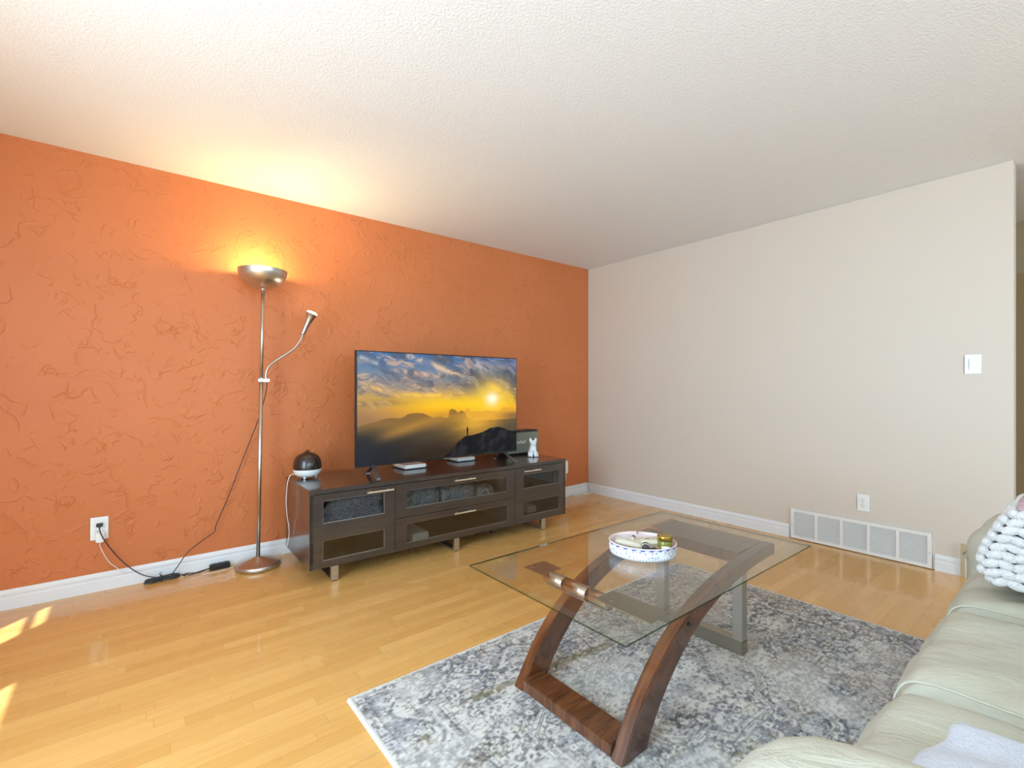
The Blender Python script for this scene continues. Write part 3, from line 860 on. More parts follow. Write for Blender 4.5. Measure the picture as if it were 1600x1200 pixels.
# ------------------------------------------------------------------ media console
CX0, CX1, CYF, CYB, CZ0, CZ1 = -3.118, -1.082, -.710, -.150, .088, .548
def console():
    ox, oy = (CX0 + CX1) / 2, (CYF + CYB) / 2
    t = thing('media_console', 'long dark espresso media console with glass fronted doors on chrome feet', 'cabinet', (ox, oy, 0), math.radians(-.9))
    X = lambda x: x - ox
    Y = lambda y: y - oy
    w = M['espresso']
    bm = B(); box(bm, X(CX0), X(CX1), Y(CYF) - .004, Y(CYB), CZ1 - .026, CZ1, .0015)
    obj('top', bm, w, t)
    for a, b_ in ((CX0, CX0 + .022), (CX1 - .022, CX1)):
        bm = B(); box(bm, X(a), X(b_), Y(CYF) + .0, Y(CYB), CZ0, CZ1 - .0262, .001); obj('side_panel', bm, w, t)
    bm = B(); box(bm, X(CX0) + .0222, X(CX1) - .0222, Y(CYF) + .022, Y(CYB), CZ0, CZ0 + .022); obj('bottom_panel', bm, w, t)
    bm = B(); box(bm, X(CX0) + .0222, X(CX1) - .0222, Y(CYB) - .008, Y(CYB) - .001, CZ0 + .0222, CZ1 - .0262); obj('back_panel', bm, M['inner'], t)
    for a in (-2.597, -1.615):
        bm = B(); box(bm, X(a) - .011, X(a) + .011, Y(CYF) + .024, Y(CYB) - .0082, CZ0 + .0222, CZ1 - .0262); obj('divider', bm, M['inner'], t)
    for a, b_ in ((CX0 + .0222, -2.6082), (-2.5858, -1.6262), (-1.6038, CX1 - .0222)):
        bm = B(); box(bm, X(a), X(b_), Y(CYF) + .05, Y(CYB) - .0082, .295, .311); obj('shelf', bm, M['inner'], t)
    yf0, yf1 = Y(CYF) - .0, Y(CYF) + .020
    fz0, fz1 = CZ0 + .002, CZ1 - .030
    def front(name, x0, x1, z0, z1, holes, hx, hz):
        bm = B(); grid_panel(bm, X(x0), X(x1), z0, z1, yf0, yf1, [(X(a), X(b_), c, d) for a, b_, c, d in holes])
        d_ = obj(name, bm, w, t)
        for a, b_, c, e in holes:
            g = B(); box(g, X(a) + .0005, X(b_) - .0005, yf0 + .009, yf0 + .013, c + .0005, e - .0005); obj('glass_pane', g, M['dark_glass'], d_)
            g = B(); q = .0022
            for bb in ((a, b_, c, c + q), (a, b_, e - q, e), (b_ - q, b_, c, e), (a, a + q, c, e)):
                box(g, X(bb[0]), X(bb[1]), yf0 + .004, yf0 + .0088, bb[2], bb[3])
            obj('edge_bead', g, M['nickel'], d_)
        g = B(); t2 = bmesh.new(); lathe(t2, [(0, 0), (.0062, 0), (.0062, .172), (0, .172)], 16)
        merge(g, t2, Matrix.Translation((X(hx), yf0 - .030, hz)) @ Matrix.Rotation(PI / 2, 4, 'Y'))
        for dx in (.030, .142):
            t2 = bmesh.new(); lathe(t2, [(0, 0), (.0048, 0), (.0048, .030), (0, .030)], 12)
            merge(g, t2, Matrix.Translation((X(hx + dx), yf0, hz)) @ Matrix.Rotation(PI / 2, 4, 'X'))
        obj('handle', g, M['handle'], d_, True)
    front('door', CX0 + .003, -2.5985, fz0, fz1, [(-3.043, -2.667, .347, .480), (-3.043, -2.667, .130, .248)], -2.790, .497)
    front('drop_front', -2.5955, -1.6165, .300, fz1, [(-2.515, -1.690, .356, .470)], -2.172, .496)
    front('drawer', -2.5955, -1.6165, fz0, .297, [(-2.515, -1.690, .130, .255)], -2.172, .268)
    front('door', -1.6135, CX1 - .003, fz0, fz1, [(-1.532, -1.156, .355, .465), (-1.532, -1.156, .140, .252)], -1.551, .493)
    # chrome loop feet
    for a in (-2.975, -2.140, -1.330):
        bm = B(); hw = .021
        x0, x1 = X(a) - hw, X(a) + hw
        box(bm, x0, x1, Y(-.715) + .002, Y(-.715) + .026, .006, CZ0, .001)
        box(bm, x0, x1, Y(-.689) + .002, Y(-.24), .006, .016, .001)
        box(bm, x0, x1, Y(-.24), Y(-.216), .006, CZ0, .001)
        box(bm, x0, x1, Y(-.689) + .002, Y(-.24), CZ0 - .010, CZ0, .001)
        f = obj('foot', bm, M['nickel'], t)
        for yy in (-.700, -.228):
            g = B(); t2 = bmesh.new(); lathe(t2, [(0, 0), (.010, 0), (.010, .006), (0, .006)], 14); merge(g, t2, Matrix.Translation((X(a), Y(yy), 0))); obj('pad', g, M['black'], f)
    for a in (-1.70,):
        bm = B(); box(bm, X(a) - .02, X(a) + .02, Y(-.55), Y(-.51), 0, CZ0, .002); obj('support_leg', bm, M['espresso'], t)
    # contents
    m = mat('navy_fleece', (.10, .105, .15), .95); k = NT(m)
    k.base(k.mix(k.smooth(k.noise(k.coords(scale=(1, 1, 2)), 45, 4, .7), .35, .7), (.055, .06, .09), (.26, .27, .33))); k.bump(k.noise(k.coords(), 90, 3), .9, .01)
    bm = B(); cushion(bm, -.19, .21, -.19, .13, 0, .075, .035, 10, .015); cushion(bm, -.15, .20, -.18, .12, .07, .145, .035, 10, .01)
    o = obj('folded_blanket', bm, m, loc=(-2.84, -.44, .312)); tag(o, 'folded dark blue fleece behind the upper glass of the left console door', 'blanket')
    t = thing('boxed_item', 'dark box with small orange lettering behind the left console door', 'box', (-2.995, -.60, .452))
    bm = B(); box(bm, -.05, .05, -.03, .03, 0, .022, .002); obj('carton', bm, M['black'], t)
    bm = B()
    for zz, hh in ((.014, .0030), (.006, .0034)):
        xx = -.040
        while xx < .030:
            wv = random.uniform(.003, .007); box(bm, xx, xx + wv, -.0310, -.0302, zz, zz + hh); xx += wv + .0018
    obj('lettering', bm, mat('orange_print', (.60, .26, .12), .6), t)
    m = mat('frosted_bags', (.30, .32, .34), .5); k = NT(m)
    k.base(k.mix(k.smooth(k.noise(k.coords(), 30, 5, .7, 1), .35, .65), (.10, .11, .12), (.42, .45, .48))); k.bump(k.noise(k.coords(), 40, 3, .6, 1), 1, .02)
    for i, (xa, xb, hh) in enumerate(((-2.52, -2.22, .12), (-2.20, -1.92, .11), (-1.90, -1.74, .08))):
        bm = B(); cushion(bm, -(xb - xa) / 2, (xb - xa) / 2, -.16, .16, 0, hh, .03, 10, .01)
        o = obj('plastic_bag', bm, m, loc=((xa + xb) / 2, -.46, .312))
        tag(o, ('grey plastic bag at the left behind the wide upper glass front', 'grey plastic bag in the middle behind the wide upper glass front', 'low grey plastic bag near the coiled wire behind the wide upper glass front')[i], 'bag')
    bm = B(); pts = [(.035 * math.cos(a) * (1 + .15 * math.sin(3 * a)), .012 * math.sin(2 * a), .035 + .030 * math.sin(a)) for a in [2 * PI * i / 16 * 3.1 for i in range(17)]]
    tube(bm, pts, .002, 6, 4); o = obj('coiled_wire', bm, M['cord_w'], loc=(-1.86, -.655, .318)); tag(o, 'coil of pale wire behind the wide upper glass front', 'wire')
    bm = B(); box(bm, -.06, .06, -.12, .12, 0, .055, .004); o = obj('white_card_box', bm, mat('grey_card', (.38, .38, .36), .6), loc=(-2.44, -.55, .312 + .0)); o.location.z = .1102; o.location.x = -2.40; tag(o, 'pale grey box inside the lower centre drawer', 'box')
    bm = B(); box(bm, -.11, .11, -.10, .10, 0, .04, .004); o = obj('set_top_box', bm, M['gloss_black'], loc=(-1.40, -.45, .3115)); tag(o, 'black set top box behind the upper glass of the right console door', 'set top box')
    bm = B(); box(bm, -.05, .05, -.08, .08, 0, .05, .004); o = obj('small_carton', bm, mat('grey_card2', (.30, .29, .27), .6), loc=(-1.33, -.50, .1102)); tag(o, 'small grey carton behind the lower glass of the right console door', 'box')
console()

# ------------------------------------------------------------------ television
def tv():
    yy = -.470
    x0, x1, z0, z1 = -2.770, -1.406, .612, 1.386
    cx = (x0 + x1) / 2
    t = thing('television', 'large flat screen television showing a golden sunset over misty mountains', 'television', (cx, yy, .5485))
    oz = .5485
    w2 = (x1 - x0) / 2
    bm = B(); box(bm, -w2, w2, -.006, .022, z0 - oz, z1 - oz, .003); box(bm, -w2 * .8, w2 * .8, .022, .060, z0 - oz + .03, z1 - oz - .25, .012, 3)
    obj('housing', bm, M['black'], t)
    # picture, computed point by point
    b_ = .008
    nx, ny = 560, 320
    u = np.linspace(0, 1, nx); v = np.linspace(0, 1, ny)            # v from the bottom
    Uu, Vv = np.meshgrid(u, v); T = 1 - Vv; A = 1.78
    def c3(*c): return lin(c)
    def mixc(a, b2, f): return a * (1 - f[..., None]) + b2 * f[..., None]
    # sky
    stops = [(0, (70, 112, 165)), (.18, (112, 130, 152)), (.30, (150, 138, 122)), (.42, (225, 175, 60)), (.52, (235, 165, 35)), (.60, (215, 150, 50))]
    C = np.zeros((ny, nx, 3))
    ts = [s[0] for s in stops]; cs = np.array([c3(*s[1]) for s in stops])
    for i in range(3): C[..., i] = np.interp(T, ts, cs[:, i])
    side = sst(.45, .0, Uu) * sst(.25, .55, T); C = mixc(C, c3(120, 100, 90), .7 * side)
    wq = fbm(Uu * A * 6, T * 8, 65, 4) - .5; n1 = fbm((Uu * A * 4.0 + T * 2 + wq), (T * 17 - Uu * 6.5 + 2.0 * wq), 5, 6, .62); n2 = fbm(Uu * A * 6 + 3 + wq, T * 15 - Uu * 5 + 2 * wq, 15, 6, .6)
    hi = sst(.52, .66, n1) * sst(.62, .30, T); C = mixc(C, c3(226, 186, 140), .6 * hi * (1 - .6 * sst(.55, .8, Uu) * sst(.35, .2, T)))
    dk = sst(.50, .64, n2) * sst(.55, .25, T); C = mixc(C, c3(78, 88, 108), .75 * dk)
    def blob(x, y, rx, ry, rot=0.):
        dx = (Uu - x) * A; dy = T - y; c_, s_ = math.cos(rot), math.sin(rot)
        return np.exp(-(((dx * c_ + dy * s_) / rx) ** 2 + ((-dx * s_ + dy * c_) / ry) ** 2))
    brk = fbm(Uu * A * 10 + 1.5 * wq, T * 20 - Uu * 8 + 3 * wq, 25, 6, .62)
    for (x, y, rx, ry, ro, c, a) in ((.64, .17, .30, .085, .45, (72, 78, 92), .95), (.52, .09, .22, .04, .2, (86, 98, 118), .8), (.95, .25, .20, .12, .5, (70, 78, 96), .9), (.98, .42, .10, .05, .2, (84, 76, 70), .8), (.10, .34, .26, .035, .15, (96, 98, 108), .8), (.56, .33, .16, .02, .1, (140, 122, 100), .8), (.06, .10, .16, .05, .3, (88, 108, 138), .7), (.10, .46, .25, .02, .0, (105, 92, 84), .7), (.25, .28, .3, .05, .2, (150, 142, 140), .5)):
        m = np.clip(a * blob(x + 0 * x, y, rx * 1.1, ry * 1.25, ro) * (.15 + 1.6 * sst(.34, .66, brk)), 0, a); C = mixc(C, c3(*c), m)
    for (x0_, y0_, x1_, y1_, w, c, a) in ((.28, .02, .66, .24, .022, (236, 205, 168), .8), (.20, .16, .45, .20, .022, (226, 186, 150), .8), (.04, .30, .22, .385, .018, (240, 190, 110), .9), (.22, .385, .46, .395, .018, (250, 198, 90), .9), (.70, .06, .76, .15, .03, (210, 205, 200), .6), (.02, .05, .10, .10, .012, (210, 215, 220), .5), (.80, .30, .92, .38, .03, (250, 200, 90), .8)):
        vx, vy = (x1_ - x0_) * A, y1_ - y0_; tt = np.clip(((Uu - x0_) * A * vx + (T - y0_) * vy) / (vx * vx + vy * vy), 0, 1)
        d = np.hypot((Uu - x0_) * A - tt * vx, T - y0_ - tt * vy)
        C = mixc(C, c3(*c), a * np.exp(-(d / (w * 1.35)) ** 2) * (.1 + 1.1 * sst(.38, .66, brk)).clip(0, 1))
    sx_, sy_ = .815, .435
    d = np.hypot((Uu - sx_) * A, (T - sy_) * 1.25)
    st = fbm(Uu * A * 4, T * 40, 33, 3)
    C = mixc(C, c3(255, 205, 30), .95 * np.exp(-((Uu - .62) * A / .62) ** 2 - ((T - .485) / .075) ** 2) * (.75 + .35 * st).clip(0, 1))
    C = mixc(C, c3(255, 210, 50), .9 * np.exp(-(d / .23) ** 2) * (.7 + .6 * st).clip(0, 1))
    C = mixc(C, c3(255, 252, 225), np.exp(-(d / .072) ** 2) * (.8 + .4 * st).clip(0, 1))
    # ridges
    def ridge(pts, amp, seed):
        xs_ = [p[0] for p in pts]; ys_ = [p[1] for p in pts]
        return np.interp(u, xs_, ys_) + (fbm(u * 30, u * 0 + seed, seed, 4) - .5) * amp
    def below(r_, soft=.006): return sst(-soft, soft, T - r_[None, :])
    far = ridge([(0, .68), (.62, .57), (.63, .53), (.655, .53), (.665, .57), (.70, .565), (.78, .56), (.86, .57), (.90, .53), (.95, .535), (1, .54)], .012, 3)
    haze = c3(226, 160, 50) * (1 - sst(.3, .0, Uu)[..., None]) + c3(130, 100, 80) * sst(.3, .0, Uu)[..., None]
    C = mixc(C, haze, .75 * below(far) * sst(.60, .64, Uu))
    mid = ridge([(0, .66), (.10, .62), (.16, .595), (.23, .60), (.27, .565), (.30, .555), (.36, .565), (.42, .61), (.46, .60), (.50, .615), (.515, .61), (.52, .545), (.535, .53), (.56, .54), (.575, .57), (.60, .55), (.625, .57), (.64, .63), (.7, .66), (1, .66)], .010, 13)
    low = np.zeros_like(C); tm = np.clip((T - .55) / .45, 0, 1)
    lc = [(0, (138, 98, 48)), (.22, (130, 100, 56)), (.45, (70, 64, 52)), (.7, (30, 34, 36)), (1, (10, 15, 22))]
    for i in range(3): low[..., i] = np.interp(tm, [q[0] for q in lc], np.array([c3(*q[1]) for q in lc])[:, i])
    C = mixc(C, low, below(mid, .004) * .96)
    rt = sst(.56, .70, Uu) * sst(.97, .8, Uu)
    glow = np.exp(-((Uu - .70) * A / .25) ** 2 - ((T - .67) / .15) ** 2); C = mixc(C, c3(228, 170, 55), .85 * glow * below(far))
    beam = np.exp(-(((T - .68) + (Uu - .30) * .45) / .05) ** 2) * sst(.05, .2, Uu) * sst(.62, .45, Uu); C = mixc(C, c3(190, 138, 55), .55 * beam)
    C = mixc(C, c3(88, 76, 60), .75 * sst(.80, .98, Uu) * sst(.55, .62, T))
    C = mixc(C, c3(38, 44, 54), .75 * sst(.35, .0, Uu) * sst(.62, .85, T))
    mist = fbm(Uu * A * 4, T * 16 + Uu * 4, 43, 4); C = C * (1 + .5 * (mist - .5) * sst(.58, .7, T))[..., None]
    hill = ridge([(0, 2), (.47, 1.02), (.52, .96), (.58, .86), (.63, .81), (.68, .805), (.74, .785), (.80, .745), (.86, .735), (.91, .76), (.96, .79), (1, .79)], .006, 23)
    hc = mixc(np.broadcast_to(c3(20, 20, 24), C.shape), c3(40, 40, 42), sst(.45, .7, fbm(Uu * A * 14 + T * 10, T * 8 - Uu * 14, 53, 4)))
    C = mixc(C, hc, below(hill, .003))
    # the small standing figure
    fx, fb = .640, .808
    dk_ = lambda cx_, cy_, rx, ry: (((Uu - cx_) * A / rx) ** 2 + ((T - cy_) / ry) ** 2 < 1)
    fig = dk_(fx, fb - .088, .0055, .010) | dk_(fx, fb - .056, .0105, .026) | dk_(fx - .002, fb - .018, .0045, .024) | dk_(fx + .003, fb - .018, .0045, .024) | dk_(fx + .001, fb - .036, .008, .012)
    C[fig] = c3(22, 18, 18)
    C = np.clip(C, 0, 1)
    xs = np.linspace(-w2 + b_, w2 - b_, nx); zs = np.linspace(z0 - oz + .016, z1 - oz - b_, ny)
    PX, PZ = np.meshgrid(xs, zs); P = np.stack([PX, np.full_like(PX, -.0072), PZ], -1)
    m = mat('lit_screen', (.006, .006, .006), .12); k = NT(m)
    a = k.n('ShaderNodeAttribute', attribute_name='tint'); k.l(a.outputs['Color'], k.b.inputs['Emission Color']); k.b.inputs['Emission Strength'].default_value = .72
    k.b.inputs['Specular IOR Level'].default_value = .08
    s = grid_mesh('screen', P, C, m, t)
    for sx in (-1, 1):
        cxx = -.562 if sx < 0 else .545
        bm = B()
        for yd, sp in ((-.125, .03), (.115, .02)):
            # flat blade foot from the housing down to the shelf
            a0 = Vector((cxx, 0 + (.004 if yd > 0 else -.002), z0 - oz + .004)); a1 = Vector((cxx + sx * -.0 + (-.02 if sx < 0 else .02) * (1 if yd < 0 else -.3), yd, .004))
            tb = bmesh.new(); hw = .013
            for p, w_ in ((a0, hw), (a1, hw * 1.1)):
                for ddx in (-w_, w_):
                    for ddy in (-.005, .005): tb.verts.new(p + Vector((ddx, ddy, 0)))
            tb.verts.ensure_lookup_table(); V = tb.verts
            for q in ((0, 1, 3, 2), (4, 6, 7, 5), (0, 4, 5, 1), (2, 3, 7, 6), (0, 2, 6, 4), (1, 5, 7, 3)): tb.faces.new([V[i] for i in q])
            merge(bm, tb)
            box(bm, a1.x - hw * 1.1, a1.x + hw * 1.1, a1.y - .012, a1.y + .012, .0, .006, .001)
        obj('foot', bm, mat('satin_grey_metal', (.28, .29, .33), .3, .9), t)
    bm = B(); box(bm, -.02, .02, -.0095, -.006, z0 - oz - .0035, z0 - oz + .004, .001); obj('logo_bar', bm, M['pewter'], t)
tv()

# ------------------------------------------------------------------ things on the console
ZT = .5487
def diffuser():
    t = thing('aroma_diffuser', 'dark wood domed aroma diffuser on white base at left end of the console', 'diffuser', (-3.012, -.262, ZT))
    bm = B(); lathe(bm, [(0, .010), (.045, .010), (.066, .017), (.080, .032), (.086, .052), (.086, .060), (0, .060)], 48); obj('base', bm, mat('matte_white', (.72, .75, .74), .5), t)
    dm = wood('dark_walnut_dome', (.016, .010, .008), (.030, .018, .013), .25, (3, 3, 20), .3)
    bm = B(); lathe(bm, [(.0865, .060), (.0870, .075), (.0855, .100), (.079, .124), (.066, .144), (.045, .158), (.024, .166), (.011, .173), (.007, .180), (.005, .180), (.004, .172), (0, .170)], 48); obj('dome', bm, dm, t)
    for i in range(3):
        a = -PI / 2 - .6 + 2 * PI * i / 3 + .0
        bm = B(); lathe(bm, [(0, 0), (.007, 0), (.0075, .013), (0, .018)], 14, (.052 * math.cos(a), .052 * math.sin(a), 0)); obj('foot', bm, M['white'], t)
    bm = B(); tube(bm, [(-.083, -.01, .035), (-.110, -.02, .030), (-.128, -.03, -.01), (-.136, -.035, -.08), (-.138, -.035, -.15), (-.130, -.03, -.23), (-.118, -.02, -.30), (-.116, -.01, -.36), (-.122, .02, -.44), (-.128, .09, -.515), (-.135, .125, -.538), (-.150, .162, -.5440), (-.188, .230, -.5405), (-.270, .235, -.5425), (-.325, .228, -.5440), (-.378, .200, -.5450), (-.412, .172, -.5455), (-.488, .155, -.5455), (-.568, .165, -.5455)], .0025, 6)
    obj('cord', bm, M['cord_w'], t)
diffuser()
for i, (x0, x1, y0, y1, lb) in enumerate(((-2.395, -2.205, -.412, -.205, 'flat white device with rounded corners under the left half of the television'), (-1.905, -1.722, -.345, -.160, 'flat white device with rounded corners under the middle of the television'))):
    t = thing('network_device', lb, 'device', ((x0 + x1) / 2, (y0 + y1) / 2, ZT))
    hx, hy = (x1 - x0) / 2, (y1 - y0) / 2
    bm = B(); box(bm, -hx, hx, -hy, hy, .006, .032, .012, 4); obj('case', bm, M['white'], t)
    bm = B(); box(bm, -hx + .006, hx - .006, -hy + .006, hy - .006, 0, .0065, .002); obj('base', bm, M['black'], t)


def speaker():
    t = thing('loudspeaker', 'black retro loudspeaker with grey-green grille behind the right edge of the television', 'speaker', (-1.205, -.245, ZT))
    bm = B(); box(bm, -.190, .190, -.07, .07, .006, .212, .010, 3); obj('cabinet', bm, mat('black_vinyl', (.02, .019, .018), .55), t)
    m = mat('speaker_cloth', (.20, .21, .16), .85); k = NT(m)
    wv = k.n('ShaderNodeTexChecker'); k.l(k.coords(), wv.inputs['Vector']); wv.inputs['Scale'].default_value = 400
    wv.inputs['Color1'].default_value = (.25, .25, .20, 1); wv.inputs['Color2'].default_value = (.14, .15, .11, 1); k.base(wv.outputs[0])
    bm = B(); box(bm, -.180, .180, -.0735, -.069, .018, .196, .002); g = obj('grille', bm, m, t)
    bmt = text_bm('Marshall', .046, Matrix.Translation((-.052, -.0742, .112)) @ Matrix.Rotation(PI / 2, 4, 'X'), .0012, .35)
    obj('lettering', bmt, M['white'], g)
    bm = B(); box(bm, -.150, .150, -.03, .03, .2105, .214, .001); obj('control_panel', bm, mat('brass_plate', (.25, .12, .05), .35, .8), t)
    for xx in (-.11, -.06, .06, .11):
        bm = B(); lathe(bm, [(0, .213), (.008, .213), (.007, .224), (0, .224)], 14, (xx, 0, 0)); obj('knob', bm, M['chrome'], t)
    for xx in (-.16, .16):
        bm = B(); box(bm, xx - .012, xx + .012, -.05, .05, 0, .0062); obj('foot', bm, M['black'], t)
speaker()


def dog():
    t = thing('dog_figurine', 'white ceramic sitting french bulldog figurine at the right end of the console', 'figurine', (-1.218, -.468, ZT), math.radians(-32))
    m = mat('white_ceramic', (.80, .81, .83), .25)
    bm = B()
    verts = []
    ellip(bm, (0, .022, .040), (.036, .034, .040))          # haunch
    ellip(bm, (0, .004, .070), (.028, .024, .042))          # chest
    ellip(bm, (-.028, .008, .022), (.018, .026, .023)); ellip(bm, (.028, .008, .022), (.018, .026, .023))   # thighs
    ellip(bm, (-.036, -.018, .008), (.010, .018, .008)); ellip(bm, (.036, -.018, .008), (.010, .018, .008))  # hind feet
    for s in (-1, 1):
        tube(bm, [(s * .016, -.012, .068), (s * .017, -.020, .04), (s * .016, -.022, .012)], .009, 10, 6)
        ellip(bm, (s * .016, -.028, .007), (.010, .014, .0075))
        # ears
        tb = bmesh.new(); bmesh.ops.create_cone(tb, segments=12, radius1=.0140, radius2=.0045, depth=.030, cap_ends=True)
        merge(bm, tb, Matrix.Translation((s * .0225, .002, .146)) @ Matrix.Rotation(s * .22, 4, 'Y') @ Matrix.Diagonal((1, .5, 1, 1)))
    ellip(bm, (0, -.004, .117), (.029, .024, .024))         # head
    ellip(bm, (0, -.026, .110), (.018, .012, .012))         # muzzle
    ellip(bm, (-.009, -.028, .106), (.010, .010, .009)); ellip(bm, (.009, -.028, .106), (.010, .010, .009))  # jowls
    o = obj('body', bm, m, t, True)
    rm = o.modifiers.new('join', 'REMESH'); rm.mode = 'VOXEL'; rm.voxel_size = .0022; rm.use_smooth_shade = True
    for s in (-1, 1):
        b2 = B(); ellip(b2, (s * .012, -.025, .121), (.003, .002, .003), None, 8, 6); obj('eye', b2, mat('eye_grey', (.25, .26, .28), .3), t)
    b2 = B(); ellip(b2, (0, -.038, .1145), (.0045, .002, .003), None, 8, 6); obj('nose', b2, mat('nose_grey', (.45, .46, .48), .3), t)
    b2 = B(); tb = bmesh.new(); lathe(tb, [(.026, -.003), (.029, 0), (.026, .003)], 24); merge(b2, tb, Matrix.Translation((0, .001, .094)) @ Matrix.Rotation(.25, 4, 'X') @ Matrix.Diagonal((1, .9, 1, 1))); obj('collar', b2, m, t)
dog()

# ------------------------------------------------------------------ floor lamp
def lamp():
    bx_, by_ = -3.285, -.168
    t = thing('floor_lamp', 'brushed nickel torchiere floor lamp with lit bowl and small side spotlight', 'lamp', (bx_, by_, 0))
    lm = M['lampmetal']
    bm = B(); lathe(bm, [(0, .004), (.108, .004), (.116, .0), (.127, .004), (.129, .010), (.129, .026), (.126, .030), (.118, .033), (.02, .064), (.013, .070), (0, .070)], 64); obj('base', bm, lm, t)
    top = Vector((.028, 0, 1.778))
    bm = B(); P0 = Vector((0, 0, .06)); q = lambda z: P0 + (top - P0) * ((z - .06) / (top.z - .06))
    tube(bm, [q(.06), q(1.19)], .0115, 18, 0); tube(bm, [q(1.17), q(1.778)], .0100, 18, 0); p_ = obj('pole', bm, lm, t)
    for z in (.62, 1.20):
        b2 = B(); tb = bmesh.new(); lathe(tb, [(.0118, -.004), (.0132, -.003), (.0132, .003), (.0118, .004)], 18); merge(b2, tb, Matrix.Translation(q(z))); obj('joint_ring', b2, lm, p_)
    # bowl
    bm = B(); pr = []
    R, Hh = .143, .118
    for i in range(17):
        a = PI / 2 * i / 16; pr.append((max(R * math.sin(a), 0) if i else 0, 1.768 + Hh * (1 - math.cos(a)) ** .93))
    inner = [(r * .985, z + .002) for r, z in pr[::-1]]
    lathe(bm, pr + [(R + .001, pr[-1][1] + .002)] + inner[:-1] + [(0, inner[-1][1])], 64, (top.x, 0, 0)); obj('bowl_shade', bm, brushed('bowl_nickel', (.62, .58, .52), .34, (60, 60, 3)), t)
    b2 = B(); lathe(b2, [(0, 1.750), (.010, 1.752), (.016, 1.766), (.018, 1.774), (0, 1.776)], 20, (top.x, 0, 0)); obj('shade_collar', b2, lm, t)
    b2 = B(); ellip(b2, (top.x, 0, 1.835), (.028, .028, .034)); obj('bulb', b2, emit('warm_bulb', (1.0, .62, .22), 20), t)
    # side arm
    b2 = B(); c = q(1.185); box(b2, c.x - .020, c.x + .048, c.y - .014, c.y + .014, c.z - .010, c.z + .012, .004, 3); obj('clamp', b2, lm, t)
    arm = [(.045, 0, 1.19), (.046, 0, 1.235), (.062, 0, 1.275), (.105, 0, 1.315), (.165, -.005, 1.360), (.215, -.008, 1.402), (.250, -.010, 1.455), (.268, -.010, 1.505)]
    bm = B(); tube(bm, arm, .0065, 12, 8); obj('gooseneck', bm, lm, t)
    ax = Vector((.36, -.26, 1.0)).normalized()
    rot = ax.to_track_quat('Z', 'Y').to_matrix().to_4x4()
    bm = B(); tb = bmesh.new(); lathe(tb, [(0, -.002), (.014, 0), (.0155, .006), (.0155, .055), (.019, .085), (.026, .115), (.037, .150), (.039, .152), (.036, .149), (.024, .115), (.012, .09), (0, .09)], 36)
    merge(bm, tb, Matrix.Translation((.266, -.010, 1.498)) @ rot); obj('spot_shade', bm, lm, t)
    bm = B(); tb = bmesh.new(); lathe(tb, [(0, .118), (.020, .118), (.0345, .148), (.034, .154), (.028, .160), (.016, .164), (0, .165)], 28)
    merge(bm, tb, Matrix.Translation((.266, -.010, 1.498)) @ rot); obj('spot_bulb', bm, emit('spot_bulb_glow', (1.0, .86, .62), 22), t)
    # cord from the clamp
    bm = B(); tube(bm, [(.052, .0, 1.176), (.050, .03, 1.10), (.020, .10, .93), (-.04, .13, .74), (-.09, .133, .60), (-.15, .133, .43), (-.212, .13, .275), (-.222, .13, .235), (-.30, .12, .185), (-.365, .115, .135), (-.41, .11, .07), (-.45, .10, .02), (-.48, .095, .012)], .0028, 6); obj('cord', bm, M['cord_b'], t)
    # lamp light
    d = bpy.data.lights.new('bowl_light', 'POINT'); d.energy = 8.5; d.color = (1.0, .78, .34); d.shadow_soft_size = .035
    o = link(bpy.data.objects.new('bowl_light', d)); o.parent = t; o.location = (top.x, 0, 1.885)
    d = bpy.data.lights.new('spot_light', 'SPOT'); d.energy = 6; d.color = (1.0, .80, .50); d.spot_size = math.radians(95); d.spot_blend = .6; d.shadow_soft_size = .03
    o = link(bpy.data.objects.new('spot_light', d)); o.parent = t; o.location = Vector((.266, -.010, 1.498)) + ax * .185; o.rotation_euler = (-ax).to_track_quat('Z', 'Y').to_euler()
lamp()

# ------------------------------------------------------------------ cables on the floor
bm = B(); r_ = random.Random(4)
for i in range(7):
    a0 = r_.uniform(-.004, .004); w_ = .078 + r_.uniform(-.012, .014); d_ = .016 + .0035 * (i % 4); zz = .006 + .0050 * (i // 2)
    pts = [(w_ * math.cos(a) + a0, d_ * math.sin(a) + r_.uniform(-.002, .002), zz + .004 * abs(math.sin(a * 1.5 + i))) for a in [2 * PI * j / 14 for j in range(15)]]
    pts = [(p[0], p[1] * (.45 if abs(p[0]) < .03 else 1), p[2]) for p in pts]
    tube(bm, pts, .0032, 6, 4)
tube(bm, [(-.005, -.022, .006), (-.005, -.024, .022), (-.004, 0, .034), (.0, .024, .024), (0, .022, .006)], .0045, 6, 4)
tube(bm, [(-.004, 0, .032), (-.012, -.005, .046), (0, .002, .052)], .002, 6, 4)
o = obj('coil', bm, M['cord_b'], LEAD, loc=(-3.772 + 4.052, -.058 + .009, -.372)); o.rotation_euler = (0, 0, .05); o['label'] = 'tied coil of black cable on the floor'
t = thing('power_strip', 'black power strip on the floor behind the base of the floor lamp', 'power strip', (-3.478, -.045, 0), .03)
bm = B(); box(bm, -.055, .055, -.020, .020, 0, .034, .004); obj('body', bm, M['black'], t)
bm = B()
for xx in (-.03, 0, .03): box(bm, xx - .010, xx + .010, -.012, .012, .0335, .0348)
obj('sockets', bm, M['dark_gap'], t)
bm = B()
tube(bm, [(-.200, -.012, .012), (-.185, -.007, .012), (-.155, -.019, .006), (-.095, -.002, .010), (-.052, -.006, .016)], .003, 6)
tube(bm, [(-.200, -.006, .016), (-.185, -.022, .008), (-.175, -.002, .014), (-.115, -.012, .006), (-.052, .006, .014)], .003, 6)
obj('cord', bm, M['cord_b'], t)
